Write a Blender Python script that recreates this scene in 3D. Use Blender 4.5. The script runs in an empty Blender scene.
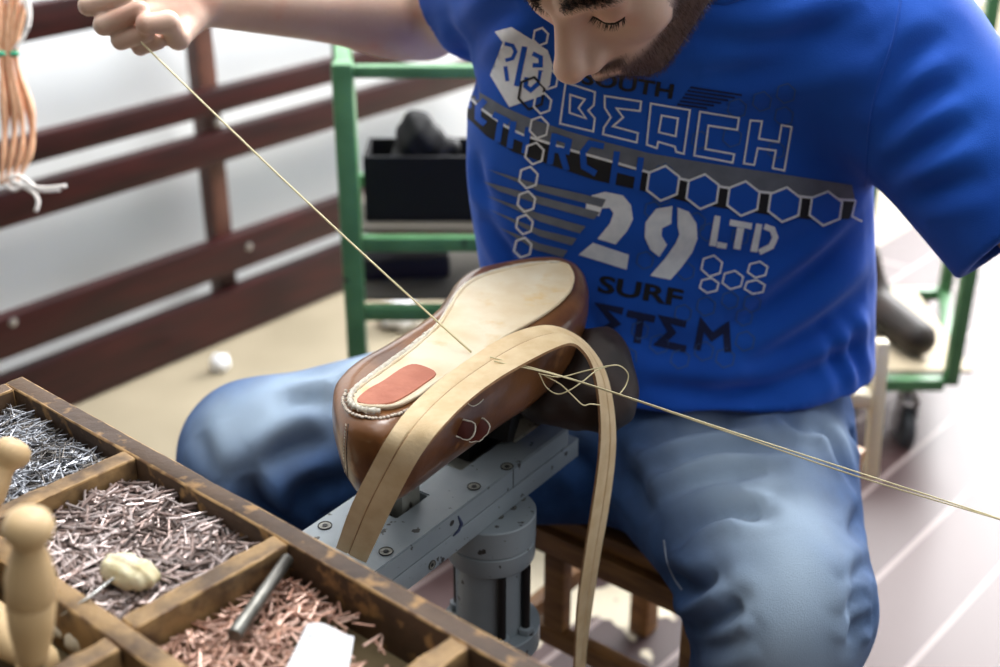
import bpy, bmesh, math, random
import numpy as np
from mathutils import Vector, Matrix
from mathutils.bvhtree import BVHTree

random.seed(7)
rng = np.random.default_rng(11)
scene = bpy.context.scene
COL = scene.collection

# ------------------------------------------------------------------ camera
F = 1280.0
PITCH = math.radians(26.0)
CAMZ = 1.33
CAM = np.array([0.0, 0.0, CAMZ])
RT = np.array([1.0, 0.0, 0.0])
FW = np.array([0.0, math.cos(PITCH), -math.sin(PITCH)])
UP = np.array([0.0, math.sin(PITCH), math.cos(PITCH)])

def ray(px, py):
    return RT * ((px - 500) / F) + UP * ((333.5 - py) / F) + FW

def P(px, py, t):
    return CAM + ray(px, py) * t

def PZ(px, py, z):
    r = ray(px, py)
    return CAM + r * ((z - CAMZ) / r[2])

def PY(px, py, y):
    r = ray(px, py)
    return CAM + r * (y / r[1])

cam_data = bpy.data.cameras.new('camera')
cam_data.sensor_width = 36.0
cam_data.lens = F * 36.0 / 1000.0
cam_data.clip_start = 0.05
cam_data.clip_end = 60
cam = bpy.data.objects.new('camera', cam_data)
COL.objects.link(cam)
cam.location = CAM
cam.rotation_euler = (math.radians(90) - PITCH, 0, 0)
cam_data.dof.use_dof = True
cam_data.dof.focus_distance = 1.09
cam_data.dof.aperture_fstop = 3.8
scene.camera = cam

# ------------------------------------------------------------------ helpers
def srgb(r, g, b):
    def f(c):
        c = c / 255.0
        return c / 12.92 if c <= 0.04045 else ((c + 0.055) / 1.055) ** 2.4
    return (f(r), f(g), f(b), 1.0)

def tag(o, label=None, cat=None, group=None, kind=None):
    if label: o['label'] = label
    if cat: o['category'] = cat
    if group: o['group'] = group
    if kind: o['kind'] = kind
    return o

def link(o, parent=None):
    COL.objects.link(o)
    if parent is not None:
        o.parent = parent
        o.matrix_parent_inverse = Matrix.Identity(4)
    return o

def wloc(parent):
    v = Vector((0, 0, 0))
    p = parent
    while p is not None:
        v = v + p.location
        p = p.parent
    return v

def smooth(me, angle=None):
    me.polygons.foreach_set('use_smooth', [True] * len(me.polygons))
    if angle is not None:
        me.set_sharp_from_angle(angle=math.radians(angle))

def mesh_obj(name, verts, faces, mats, parent=None, sm=None, mat_idx=None, origin=None):
    """verts in world coordinates; unrotated parents only."""
    verts = np.asarray(verts, dtype=float).reshape(-1, 3)
    if origin is None:
        off = np.array(wloc(parent)) if parent is not None else np.zeros(3)
        loc = np.zeros(3)
    else:
        off = np.array(origin, dtype=float)
        loc = off - (np.array(wloc(parent)) if parent is not None else 0)
    me = bpy.data.meshes.new(name)
    me.from_pydata((verts - off).tolist(), [], faces if isinstance(faces, list) else faces.tolist())
    me.update()
    if not isinstance(mats, (list, tuple)):
        mats = [mats]
    for m in mats:
        me.materials.append(m)
    if mat_idx is not None:
        me.polygons.foreach_set('material_index', mat_idx)
    if sm is True:
        smooth(me)
    elif sm:
        smooth(me, sm)
    o = bpy.data.objects.new(name, me)
    o.location = loc
    link(o, parent)
    return o

def bm_obj(name, bm, mats, parent=None, sm=None, origin=None):
    off = Vector(origin) if origin is not None else (wloc(parent) if parent is not None else Vector((0, 0, 0)))
    bmesh.ops.recalc_face_normals(bm, faces=bm.faces)
    bmesh.ops.translate(bm, verts=bm.verts, vec=-off)
    me = bpy.data.meshes.new(name)
    bm.to_mesh(me)
    bm.free()
    if not isinstance(mats, (list, tuple)):
        mats = [mats]
    for m in mats:
        me.materials.append(m)
    if sm is True:
        smooth(me)
    elif sm:
        smooth(me, sm)
    o = bpy.data.objects.new(name, me)
    if origin is not None:
        o.location = off - (wloc(parent) if parent is not None else Vector((0, 0, 0)))
    link(o, parent)
    return o

def empty(name, loc, label=None, cat=None, group=None):
    o = bpy.data.objects.new(name, None)
    o.empty_display_size = 0.05
    o.location = loc
    link(o)
    return tag(o, label, cat, group)

def frame(dx, dz=(0, 0, 1)):
    x = Vector(dx).normalized()
    z = Vector(dz)
    y = z.cross(x)
    if y.length < 1e-6:
        y = Vector((0, 1, 0)).cross(x)
    y.normalize()
    z = x.cross(y)
    return x, y, z

def bm_box(bm, c, dx, size, up=(0, 0, 1), bevel=0.0, mat=0):
    """box centred at c, local x along dx, size (lx, ly, lz)."""
    x, y, z = frame(dx, up)
    M = Matrix((x, y, z)).transposed().to_4x4()
    M.translation = Vector(c)
    S = Matrix.Diagonal((size[0], size[1], size[2], 1))
    r = bmesh.ops.create_cube(bm, size=1.0, matrix=M @ S)
    vs = r['verts']
    fs = set(f for v in vs for f in v.link_faces)
    for f in fs:
        f.material_index = mat
    if bevel > 0:
        es = list(set(e for v in vs for e in v.link_edges))
        rr = bmesh.ops.bevel(bm, geom=es, offset=bevel, segments=2, affect='EDGES', profile=0.6)
        for f in rr['faces']:
            f.material_index = mat
    return vs

def bm_beam(bm, a, b, w, h, up=(0, 0, 1), bevel=0.0, mat=0):
    a = Vector(a); b = Vector(b)
    return bm_box(bm, (a + b) / 2, b - a, ((b - a).length, w, h), up, bevel, mat)

def bm_lathe(bm, a, axis, prof, n=24, mat=0):
    """prof: list of (dist along axis, radius); a: base point."""
    z = Vector(axis).normalized()
    x = z.orthogonal().normalized()
    y = z.cross(x)
    a = Vector(a)
    rings = []
    for d, r in prof:
        if r < 1e-6:
            rings.append([bm.verts.new(a + z * d)])
        else:
            rings.append([bm.verts.new(a + z * d + (x * math.cos(2 * math.pi * k / n) + y * math.sin(2 * math.pi * k / n)) * r) for k in range(n)])
    for i in range(len(rings) - 1):
        A, B = rings[i], rings[i + 1]
        for k in range(n):
            k2 = (k + 1) % n
            if len(A) == 1 and len(B) == 1:
                continue
            if len(A) == 1:
                f = bm.faces.new((A[0], B[k2], B[k]))
            elif len(B) == 1:
                f = bm.faces.new((A[k], A[k2], B[0]))
            else:
                f = bm.faces.new((A[k], A[k2], B[k2], B[k]))
            f.material_index = mat
    for R, rev in ((rings[0], True), (rings[-1], False)):
        if len(R) > 1:
            f = bm.faces.new(R if not rev else R[::-1])
            f.material_index = mat

def bm_tube(bm, pts, rad, n=8, mat=0, closed=False):
    pts = [Vector(p) for p in pts]
    m = len(pts)
    if not hasattr(rad, '__len__'):
        rad = [rad] * m
    prev = None
    rings = []
    for i, p in enumerate(pts):
        if closed:
            t = pts[(i + 1) % m] - pts[i - 1]
        else:
            t = pts[min(i + 1, m - 1)] - pts[max(i - 1, 0)]
        t.normalize()
        if prev is None:
            x = t.orthogonal().normalized()
        else:
            x = prev - t * prev.dot(t)
            if x.length < 1e-6:
                x = t.orthogonal()
            x.normalize()
        prev = x
        y = t.cross(x)
        rings.append([bm.verts.new(p + (x * math.cos(2 * math.pi * k / n) + y * math.sin(2 * math.pi * k / n)) * rad[i]) for k in range(n)])
    rr = range(m) if closed else range(m - 1)
    for i in rr:
        A, B = rings[i], rings[(i + 1) % m]
        for k in range(n):
            k2 = (k + 1) % n
            bm.faces.new((A[k], A[k2], B[k2], B[k])).material_index = mat
    if not closed:
        bm.faces.new(rings[0][::-1]).material_index = mat
        bm.faces.new(rings[-1]).material_index = mat

def spline(pts, n):
    """Catmull-Rom through pts (any dim), n samples per span."""
    p = np.array(pts, dtype=float)
    q = np.vstack([2 * p[0] - p[1], p, 2 * p[-1] - p[-2]])
    out = []
    for i in range(1, len(q) - 2):
        for k in range(n):
            t = k / n
            out.append(0.5 * ((2 * q[i]) + (-q[i - 1] + q[i + 1]) * t + (2 * q[i - 1] - 5 * q[i] + 4 * q[i + 1] - q[i + 2]) * t * t + (-q[i - 1] + 3 * q[i] - 3 * q[i + 1] + q[i + 2]) * t ** 3))
    out.append(p[-1])
    return np.array(out)

def spline_closed(pts, n):
    p = np.array(pts, dtype=float)
    m = len(p)
    out = []
    for i in range(m):
        a, b, c, d = p[i - 1], p[i], p[(i + 1) % m], p[(i + 2) % m]
        for k in range(n):
            t = k / n
            out.append(0.5 * ((2 * b) + (-a + c) * t + (2 * a - 5 * b + 4 * c - d) * t * t + (-a + 3 * b - 3 * c + d) * t ** 3))
    return np.array(out)

# ------------------------------------------------------------------ materials
def mat(name, c1, c2=None, rough=0.6, metal=0.0, scale=20.0, detail=4.0, lo=0.35, hi=0.65, bump=0.0, bscale=None,
        stretch=None, sub=0.0, spec=0.5, c3=None, s3=60.0, lo3=0.6, hi3=0.7, coat=0.0, sheen=0.0, attr=None):
    m = bpy.data.materials.new(name)
    m.use_nodes = True
    nt = m.node_tree
    b = nt.nodes['Principled BSDF']
    b.inputs['Roughness'].default_value = rough
    b.inputs['Metallic'].default_value = metal
    b.inputs['Specular IOR Level'].default_value = spec
    b.inputs['Base Color'].default_value = c1
    if coat: b.inputs['Coat Weight'].default_value = coat
    if sheen: b.inputs['Sheen Weight'].default_value = sheen
    if sub:
        b.inputs['Subsurface Weight'].default_value = sub
        b.inputs['Subsurface Radius'].default_value = (0.012, 0.004, 0.002)
        b.inputs['Subsurface Scale'].default_value = 0.5
    tc = nt.nodes.new('ShaderNodeTexCoord')
    mp = nt.nodes.new('ShaderNodeMapping')
    nt.links.new(tc.outputs['Object'], mp.inputs['Vector'])
    if stretch:
        mp.inputs['Scale'].default_value = stretch
    last = None
    if c2 is not None:
        n = nt.nodes.new('ShaderNodeTexNoise')
        n.inputs['Scale'].default_value = scale
        n.inputs['Detail'].default_value = detail
        nt.links.new(mp.outputs[0], n.inputs['Vector'])
        r = nt.nodes.new('ShaderNodeMapRange')
        r.inputs['From Min'].default_value = lo
        r.inputs['From Max'].default_value = hi
        nt.links.new(n.outputs['Fac'], r.inputs['Value'])
        mx = nt.nodes.new('ShaderNodeMix')
        mx.data_type = 'RGBA'
        mx.inputs['A'].default_value = c1
        mx.inputs['B'].default_value = c2
        nt.links.new(r.outputs[0], mx.inputs['Factor'])
        last = mx.outputs['Result']
    if c3 is not None:
        n = nt.nodes.new('ShaderNodeTexNoise')
        n.inputs['Scale'].default_value = s3
        n.inputs['Detail'].default_value = 5
        nt.links.new(mp.outputs[0], n.inputs['Vector'])
        r = nt.nodes.new('ShaderNodeMapRange')
        r.inputs['From Min'].default_value = lo3
        r.inputs['From Max'].default_value = hi3
        nt.links.new(n.outputs['Fac'], r.inputs['Value'])
        mx = nt.nodes.new('ShaderNodeMix')
        mx.data_type = 'RGBA'
        if last: nt.links.new(last, mx.inputs['A'])
        else: mx.inputs['A'].default_value = c1
        mx.inputs['B'].default_value = c3
        nt.links.new(r.outputs[0], mx.inputs['Factor'])
        last = mx.outputs['Result']
    if attr:
        a = nt.nodes.new('ShaderNodeAttribute')
        a.attribute_name = attr[0]
        mx = nt.nodes.new('ShaderNodeMix')
        mx.data_type = 'RGBA'
        if last: nt.links.new(last, mx.inputs['A'])
        else: mx.inputs['A'].default_value = c1
        mx.inputs['B'].default_value = attr[1]
        nt.links.new(a.outputs['Fac'], mx.inputs['Factor'])
        last = mx.outputs['Result']
    if last:
        nt.links.new(last, b.inputs['Base Color'])
    if bump:
        n = nt.nodes.new('ShaderNodeTexNoise')
        n.inputs['Scale'].default_value = bscale or scale * 3
        n.inputs['Detail'].default_value = 6
        nt.links.new(mp.outputs[0], n.inputs['Vector'])
        bp = nt.nodes.new('ShaderNodeBump')
        bp.inputs['Strength'].default_value = bump
        bp.inputs['Distance'].default_value = 0.002
        nt.links.new(n.outputs['Fac'], bp.inputs['Height'])
        nt.links.new(bp.outputs[0], b.inputs['Normal'])
    return m

# ------------------------------------------------------------------ implicit surfaces
def seg(p, a, b):
    a = np.asarray(a, float); b = np.asarray(b, float)
    ab = b - a
    t = np.clip(((p - a) @ ab) / max(ab @ ab, 1e-12), 0, 1)
    return t, np.linalg.norm(p - (a + t[:, None] * ab), axis=1)

def cap(p, a, b, ra, rb=None):
    t, d = seg(p, a, b)
    rb = ra if rb is None else rb
    return d - (ra + (rb - ra) * t)

def ell(p, c, r, R=None):
    q = p - np.asarray(c, float)
    if R is not None:
        q = q @ R
    r = np.asarray(r, float)
    k = np.linalg.norm(q / r, axis=1)
    k2 = np.linalg.norm(q / (r * r), axis=1) + 1e-9
    return k * (k - 1) / k2

def smin(a, b, k):
    h = np.clip(0.5 + 0.5 * (b - a) / k, 0, 1)
    return b + (a - b) * h - k * h * (1 - h)

def smax(a, b, k):
    return -smin(-a, -b, k)

def snet(f, lo, hi, h, cf=5, band=1.9):
    lo = np.asarray(lo, float); hi = np.asarray(hi, float)
    nb = np.ceil((hi - lo) / (h * cf)).astype(int) + 1
    n = nb * cf
    cx = [lo[i] + (np.arange(nb[i]) + 0.5) * h * cf - h * 0.5 for i in range(3)]
    G = np.stack(np.meshgrid(*cx, indexing='ij'), -1).reshape(-1, 3)
    cv = np.concatenate([f(G[i:i + 200000]) for i in range(0, len(G), 200000)]).reshape(nb)
    V = np.repeat(np.repeat(np.repeat(cv, cf, 0), cf, 1), cf, 2).astype(np.float32)
    act = np.abs(cv) < h * cf * band
    A = np.repeat(np.repeat(np.repeat(act, cf, 0), cf, 1), cf, 2)
    idx = np.argwhere(A)
    pts = lo + idx * h
    vals = np.concatenate([f(pts[i:i + 300000]) for i in range(0, len(pts), 300000)])
    V[A] = vals
    V[V == 0] = 1e-9
    ins = V < 0
    n = np.array(V.shape)
    s = np.zeros(tuple(n - 1), np.int8)
    for dx in (0, 1):
        for dy in (0, 1):
            for dz in (0, 1):
                s += ins[dx:n[0] - 1 + dx, dy:n[1] - 1 + dy, dz:n[2] - 1 + dz]
    cells = np.argwhere((s > 0) & (s < 8))
    vid = np.full(tuple(n - 1), -1, np.int32)
    vid[cells[:, 0], cells[:, 1], cells[:, 2]] = np.arange(len(cells))
    cor = [(a, b, c) for a in (0, 1) for b in (0, 1) for c in (0, 1)]
    cvv = {k: V[cells[:, 0] + k[0], cells[:, 1] + k[1], cells[:, 2] + k[2]].astype(float) for k in cor}
    acc = np.zeros((len(cells), 3)); cnt = np.zeros(len(cells))
    for a in cor:
        for ax in range(3):
            if a[ax] == 0:
                b = list(a); b[ax] = 1; b = tuple(b)
                va, vb = cvv[a], cvv[b]
                m = (va < 0) != (vb < 0)
                t = np.where(m, va / np.where(m, va - vb, 1), 0)
                pt = np.tile(np.array(a, float), (len(cells), 1))
                pt[:, ax] = t
                acc += pt * m[:, None]
                cnt += m
    verts = lo + (cells + acc / cnt[:, None]) * h
    faces = []
    for ax in range(3):
        u, v = (ax + 1) % 3, (ax + 2) % 3
        sl = [slice(None)] * 3; sl2 = [slice(None)] * 3
        sl[ax] = slice(0, -1); sl2[ax] = slice(1, None)
        d = ins[tuple(sl)] != ins[tuple(sl2)]
        e = np.argwhere(d)
        e = e[(e[:, u] > 0) & (e[:, v] > 0) & (e[:, u] < n[u] - 1) & (e[:, v] < n[v] - 1)]
        first_in = ins[e[:, 0], e[:, 1], e[:, 2]]
        def g(du, dv):
            c = e.copy(); c[:, u] -= du; c[:, v] -= dv
            return vid[c[:, 0], c[:, 1], c[:, 2]]
        q = np.stack([g(1, 1), g(0, 1), g(0, 0), g(1, 0)], 1)
        q[~first_in] = q[~first_in][:, ::-1]
        faces.append(q)
    faces = np.concatenate(faces)
    faces = faces[(faces >= 0).all(1)]
    e = h * 0.4
    for _ in range(2):
        d0 = f(verts)
        g = np.stack([f(verts + np.eye(3)[i] * e) - f(verts - np.eye(3)[i] * e) for i in range(3)], 1) / (2 * e)
        g2 = (g * g).sum(1) + 1e-6
        step = np.clip(d0 / g2, -h, h)[:, None] * g
        verts = verts - np.clip(step, -h, h) * 0.8
    return verts, faces

def vnormals(verts, faces):
    a = verts[faces[:, 2]] - verts[faces[:, 0]]
    b = verts[faces[:, 3]] - verts[faces[:, 1]]
    fn = np.cross(a, b)
    vn = np.zeros_like(verts)
    for i in range(4):
        np.add.at(vn, faces[:, i], fn)
    return vn / (np.linalg.norm(vn, axis=1)[:, None] + 1e-12)

def rotmat(ax, ang):
    return np.array(Matrix.Rotation(ang, 3, ax))

def strands(name, roots, dirs, length, width, m, parent, jit=0.35, curve=None):
    """short hairs: one thin tapering blade per root"""
    n = len(roots)
    d = dirs + rng.normal(0, jit, (n, 3))
    d /= np.linalg.norm(d, axis=1)[:, None]
    L = length * rng.uniform(0.6, 1.15, n)[:, None]
    side = np.cross(d, rng.normal(0, 1, (n, 3)))
    side /= np.linalg.norm(side, axis=1)[:, None]
    a = roots - side * width; b = roots + side * width
    mid = roots + d * L * 0.55
    tip = roots + d * L + (curve if curve is not None else 0)
    v = np.stack([a, b, mid + side * width * .8, mid - side * width * .8, tip], 1).reshape(-1, 3)
    base = np.arange(n) * 5
    fs = [[i, i + 1, i + 2, i + 3] for i in base] + [[i + 3, i + 2, i + 4] for i in base]
    return mesh_obj(name, v, fs, m, parent)
# ------------------------------------------------------------------ setting
M_floor = mat('beige_floor_boards', srgb(150, 139, 118), srgb(134, 124, 104), rough=0.5, scale=3, stretch=(1, 1, 1), bump=0.1, bscale=40)
M_white = mat('white_wall_paint', srgb(238, 240, 241), srgb(230, 233, 235), rough=0.8, scale=2)
M_rail = mat('dark_red_brown_gloss', srgb(50, 13, 12), srgb(30, 8, 8), rough=0.38, spec=.35, scale=6, stretch=(1, 1, 8))
M_brownpost = mat('brown_post_wood', srgb(92, 52, 36), srgb(60, 32, 24), rough=0.5, scale=12)

def plank_mat():
    m = bpy.data.materials.new('red_brown_planks')
    m.use_nodes = True
    nt = m.node_tree
    b = nt.nodes['Principled BSDF']
    tc = nt.nodes.new('ShaderNodeTexCoord')
    mp = nt.nodes.new('ShaderNodeMapping')
    mp.inputs['Rotation'].default_value = (0, 0, -math.radians(48))
    nt.links.new(tc.outputs['Object'], mp.inputs['Vector'])
    br = nt.nodes.new('ShaderNodeTexBrick')
    br.inputs['Color1'].default_value = srgb(70, 46, 46)
    br.inputs['Color2'].default_value = srgb(54, 36, 37)
    br.inputs['Mortar'].default_value = srgb(128, 112, 110)
    br.inputs['Scale'].default_value = 1.0
    br.inputs['Mortar Size'].default_value = 0.005
    br.inputs['Brick Width'].default_value = 3.0
    br.inputs['Row Height'].default_value = 0.14
    nt.links.new(mp.outputs[0], br.inputs['Vector'])
    n = nt.nodes.new('ShaderNodeTexNoise')
    n.inputs['Scale'].default_value = 8.0
    n.inputs['Detail'].default_value = 3.0
    nt.links.new(tc.outputs['Object'], n.inputs['Vector'])
    # pale patches near the stool: dust plus dappled sunlight put into the colour
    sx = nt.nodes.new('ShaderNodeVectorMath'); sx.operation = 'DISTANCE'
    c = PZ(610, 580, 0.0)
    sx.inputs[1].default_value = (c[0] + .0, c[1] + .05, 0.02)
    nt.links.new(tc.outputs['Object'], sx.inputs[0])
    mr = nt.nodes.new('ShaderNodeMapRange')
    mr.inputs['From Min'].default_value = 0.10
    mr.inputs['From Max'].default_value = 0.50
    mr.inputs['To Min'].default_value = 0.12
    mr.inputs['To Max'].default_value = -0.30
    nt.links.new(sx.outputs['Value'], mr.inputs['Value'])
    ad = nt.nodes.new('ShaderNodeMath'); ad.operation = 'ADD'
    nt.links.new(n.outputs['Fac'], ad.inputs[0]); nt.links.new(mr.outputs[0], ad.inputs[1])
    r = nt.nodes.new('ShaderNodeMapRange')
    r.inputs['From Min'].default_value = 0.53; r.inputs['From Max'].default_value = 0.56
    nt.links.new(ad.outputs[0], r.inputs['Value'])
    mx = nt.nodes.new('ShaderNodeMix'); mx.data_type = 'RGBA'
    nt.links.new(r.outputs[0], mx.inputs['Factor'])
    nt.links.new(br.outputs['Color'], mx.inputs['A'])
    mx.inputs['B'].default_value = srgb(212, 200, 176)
    nt.links.new(mx.outputs['Result'], b.inputs['Base Color'])
    b.inputs['Roughness'].default_value = 0.48
    return m
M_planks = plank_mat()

bm = bmesh.new(); bm_box(bm, (0.6, 3.2, -0.05), (1, 0, 0), (11, 10, 0.1))
tag(bm_obj('floor', bm, M_floor), kind='structure')

# raised plank platform under the worker: edge runs along the plank direction
pd = Vector((math.cos(math.radians(48)), math.sin(math.radians(48)), 0)); pn = Vector((-pd.y, pd.x, 0))
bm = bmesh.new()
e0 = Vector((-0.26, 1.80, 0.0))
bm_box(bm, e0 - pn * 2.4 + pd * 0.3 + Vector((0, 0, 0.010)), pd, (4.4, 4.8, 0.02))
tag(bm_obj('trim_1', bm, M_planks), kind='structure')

# fence and white wall
fA = Vector(PZ(80, 400, 0.0)); fB = Vector(PZ(338, 291, 0.0))
fd = (fB - fA); fd.z = 0; fd.normalize()
fn = Vector((-fd.y, fd.x, 0))       # away from the camera
def on_fence(px, py):
    r = Vector(ray(px, py)); c = Vector(CAM)
    return c + r * ((fA - c).dot(fn) / r.dot(fn))
bm = bmesh.new()
w0 = fA + fn * 0.16
bm_box(bm, w0 + fn * 0.05 + fd * 3.0 + Vector((0, 0, 1.3)), fd, (10.4, 0.1, 2.6))
tag(bm_obj('wall_left', bm, M_white), kind='structure')

fence = empty('slatted_fence', fA, 'dark red-brown slatted wooden rail standing along the white wall', 'wooden rail')
s0 = on_fence(-160, 300); s1 = on_fence(540, 200)
u0 = (s0 - fA).dot(fd); u1 = (s1 - fA).dot(fd)
slats = [((24, 139), (24, 166), (331, 55), (331, 79)),
         ((0, 200), (0, 233), (331, 91), (331, 122)),
         ((0, 319), (0, 358), (331, 197), (331, 233)),
         ((0, 376), (77, 399), (336, 247), (336, 292)),
         ((30, 5), (20, 44), (60, -4), (92, 25))]
for a, b, c, d in slats:
    zt = (on_fence(*a).z + on_fence(*c).z) / 2; zb = (on_fence(*b).z + on_fence(*d).z) / 2
    zb = max(zb, 0.004)
    bm = bmesh.new()
    bm_box(bm, fA + fd * ((u0 + u1) / 2) + Vector((0, 0, (zt + zb) / 2)), fd, (u1 - u0, 0.035, zt - zb), bevel=0.004)
    bm_obj('slat', bm, M_rail, fence, sm=40)
for px in (221, -120, 520):
    q = on_fence(px, 150)
    u = (q - fA).dot(fd)
    bm = bmesh.new()
    bm_box(bm, fA + fd * u + fn * 0.0395 + Vector((0, 0, 0.5)), fd, (0.045, 0.044, 1.0), bevel=0.003)
    bm_obj('post', bm, M_brownpost, fence, sm=40)
# little bolts on the slats
M_bolt = mat('grey_bolt', srgb(150, 145, 140), rough=0.4, metal=0.8)
for px, py in ((213, 121), (244, 181 + 64), (8, 320)):
    q = on_fence(px, py)
    bm = bmesh.new()
    bm_lathe(bm, q - fn * 0.017, -fn, [(0, 0.009), (0.003, 0.009), (0.005, 0.005), (0.005, 0)], 12)
    bm_obj('bolt', bm, M_bolt, fence, sm=40)

# crumpled scrap on the floor
M_paper = mat('white_paper', srgb(238, 238, 240), srgb(228, 228, 232), rough=0.8, scale=30)
q = PZ(221, 371, 0.0)
v, fc = snet(lambda p: ell(p, (q[0], q[1], 0.02), (0.022, 0.018, 0.021)) + 0.004 * np.sin(p[:, 0] * 230) * np.sin(p[:, 1] * 260) * np.sin(p[:, 2] * 200), q - 0.05, q + np.array([.05, .05, .07]), 0.003)
tag(mesh_obj('crumpled_paper', v, fc, M_paper, sm=True), 'small crumpled ball of white paper on the beige floor by the rail', 'paper scrap')

# ------------------------------------------------------------------ green rack (left)
M_green = mat('green_enamel', srgb(88, 138, 92), srgb(70, 116, 76), rough=0.42, scale=14, c3=srgb(50, 70, 50), s3=30, lo3=.68, hi3=.74)
M_black = mat('black_leather', srgb(8, 8, 10), srgb(14, 13, 16), rough=0.6, spec=.3, scale=20, bump=0.3)
M_darkgrey = mat('dark_plastic', srgb(12, 12, 16), rough=0.7, spec=.3)
a0 = P(352, 240, 2.0); ax, ay = a0[0], a0[1]
dd = Vector((ax, ay, 0)).normalized() * 0.30
z_top = PY(400, 63, ay)[2]; z_sh = PY(400, 243, ay)[2]; z_low = PY(400, 312, ay)[2]
rack = empty('shelf_rack', (ax, ay, 0), 'green tubular metal shelf rack standing behind the worker near the rail', 'rack')
RX = 0.56
for k, (x, y) in enumerate(((ax, ay), (ax + RX, ay), (ax + dd.x, ay + dd.y), (ax + RX + dd.x, ay + dd.y))):
    bm = bmesh.new(); bm_box(bm, (x, y, z_top / 2 + .002), (1, 0, 0), (0.032, 0.032, z_top), bevel=0.006)
    bm_obj('post', bm, M_green, rack, sm=40)
for z in (z_top - .012, z_sh, z_low, 0.12):
    for q0, q1 in (((ax, ay), (ax + RX, ay)), ((ax + dd.x, ay + dd.y), (ax + RX + dd.x, ay + dd.y)), ((ax, ay), (ax + dd.x, ay + dd.y)), ((ax + RX, ay), (ax + RX + dd.x, ay + dd.y))):
        if z > z_sh + .1 and (q0[1] > ay + .1): continue
        bm = bmesh.new()
        A = Vector((*q0, z)); B = Vector((*q1, z)); d = (B - A).normalized() * .016
        bm_beam(bm, A + d, B - d, 0.022, 0.024 if z < z_top - .1 else 0.018, bevel=0.004)
        bm_obj('rail', bm, M_green, rack, sm=40)
M_board = mat('grey_shelf_board', srgb(96, 90, 80), rough=0.7)
for z in (z_sh, z_low, 0.12):
    bm = bmesh.new()
    cx = ax + RX / 2 + dd.x / 2; cy = ay + dd.y / 2
    bm_box(bm, (cx, cy, z + 0.0145), (1, 0, 0), (RX - .04, .26, 0.005))
    bm_obj('shelf', bm, M_board, rack)
# black crate with boots on the upper shelf
zs = z_sh + 0.017
x0 = PY(364, 200, ay + .04)[0]; zc = PY(400, 149, ay + .09)[2]
crate = empty('crate', (x0 + .14, ay + .10, zs), 'black open crate on the upper shelf of the green rack', 'crate')
bm = bmesh.new()
bm_box(bm, (x0 + .14, ay + .10, zs + .004), (1, 0, 0), (.28, .1, .008)); bm_obj('bottom', bm, M_darkgrey, crate)
for c, s in (((x0 + .14, ay + .053, 0), (.28, .006)), ((x0 + .14, ay + .147, 0), (.28, .006)), ((x0 + .003, ay + .10, 0), (.006, .088)), ((x0 + .277, ay + .10, 0), (.006, .088))):
    bm = bmesh.new(); bm_box(bm, (c[0], c[1], zs + .008 + (zc - zs - .008) / 2), (1, 0, 0), (s[0], s[1], zc - zs - .008), bevel=.001)
    bm_obj('side_panel', bm, M_darkgrey, crate)
q = PY(421, 146, ay + .10)
def bagf(p):
    d = ell(p, (q[0] - .005, q[1], q[2] - .035), (.042, .035, .095))
    d = smin(d, ell(p, (q[0] + .004, q[1] - .005, q[2] + .012), (.030, .024, .024)), .02)
    d = smin(d, cap(p, (q[0] + .03, q[1], q[2] - .1), (q[0] + .045, q[1], q[2] - .005), .03, .018), .02)
    d = smin(d, cap(p, (q[0] - .045, q[1], q[2] - .1), (q[0] - .035, q[1] - .02, q[2] - .03), .028, .016), .02)
    return d + .002 * np.sin(p[:, 0] * 160) * np.sin(p[:, 2] * 130)
v, fc = snet(bagf, q - np.array([.11, .08, .14]), q + np.array([.11, .08, .08]), .004)
v[:, 2] = np.maximum(v[:, 2], zs + .0085)
bag = tag(mesh_obj('leather_bag', v, fc, M_black, sm=True), 'black crumpled leather bag sticking up out of the black crate', 'bag')
bm = bmesh.new()
bm_tube(bm, [PY(*a, ay + .058) for a in ((421, 185), (421, 172), (426, 165), (432, 170), (430, 182), (424, 188))], .003, 6, closed=True)
bm_obj('buckle', bm, mat('pale_buckle', srgb(205, 205, 215), rough=.35, metal=.6), bag, sm=True)
# things on the lower shelf
zl = z_low + .017
q = PY(405, 303, ay + .12)
bm = bmesh.new(); bm_box(bm, (q[0], q[1] + .02, zl + .018), (1, .1, 0), (.15, .1, .036), bevel=.008)
tag(bm_obj('box', bm, mat('dark_purple_card', srgb(38, 30, 46), rough=.6), sm=40), 'low dark purple box on the lower shelf of the green rack', 'box')
q = PZ(402, 326, 0)
v, fc = snet(lambda p: ell(p, (q[0], q[1], 0.03), (0.055, 0.05, 0.028)) + 0.006 * np.sin(p[:, 0] * 130) * np.sin(p[:, 1] * 160 + p[:, 2] * 90), q - 0.1, q + np.array([.1, .1, .09]), 0.005)
v[:, 2] = np.maximum(v[:, 2], .0005)
tag(mesh_obj('crumpled_paper', v, fc, M_paper, sm=True), 'white crumpled wrapping paper on the floor beneath the green rack', 'paper')
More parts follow.
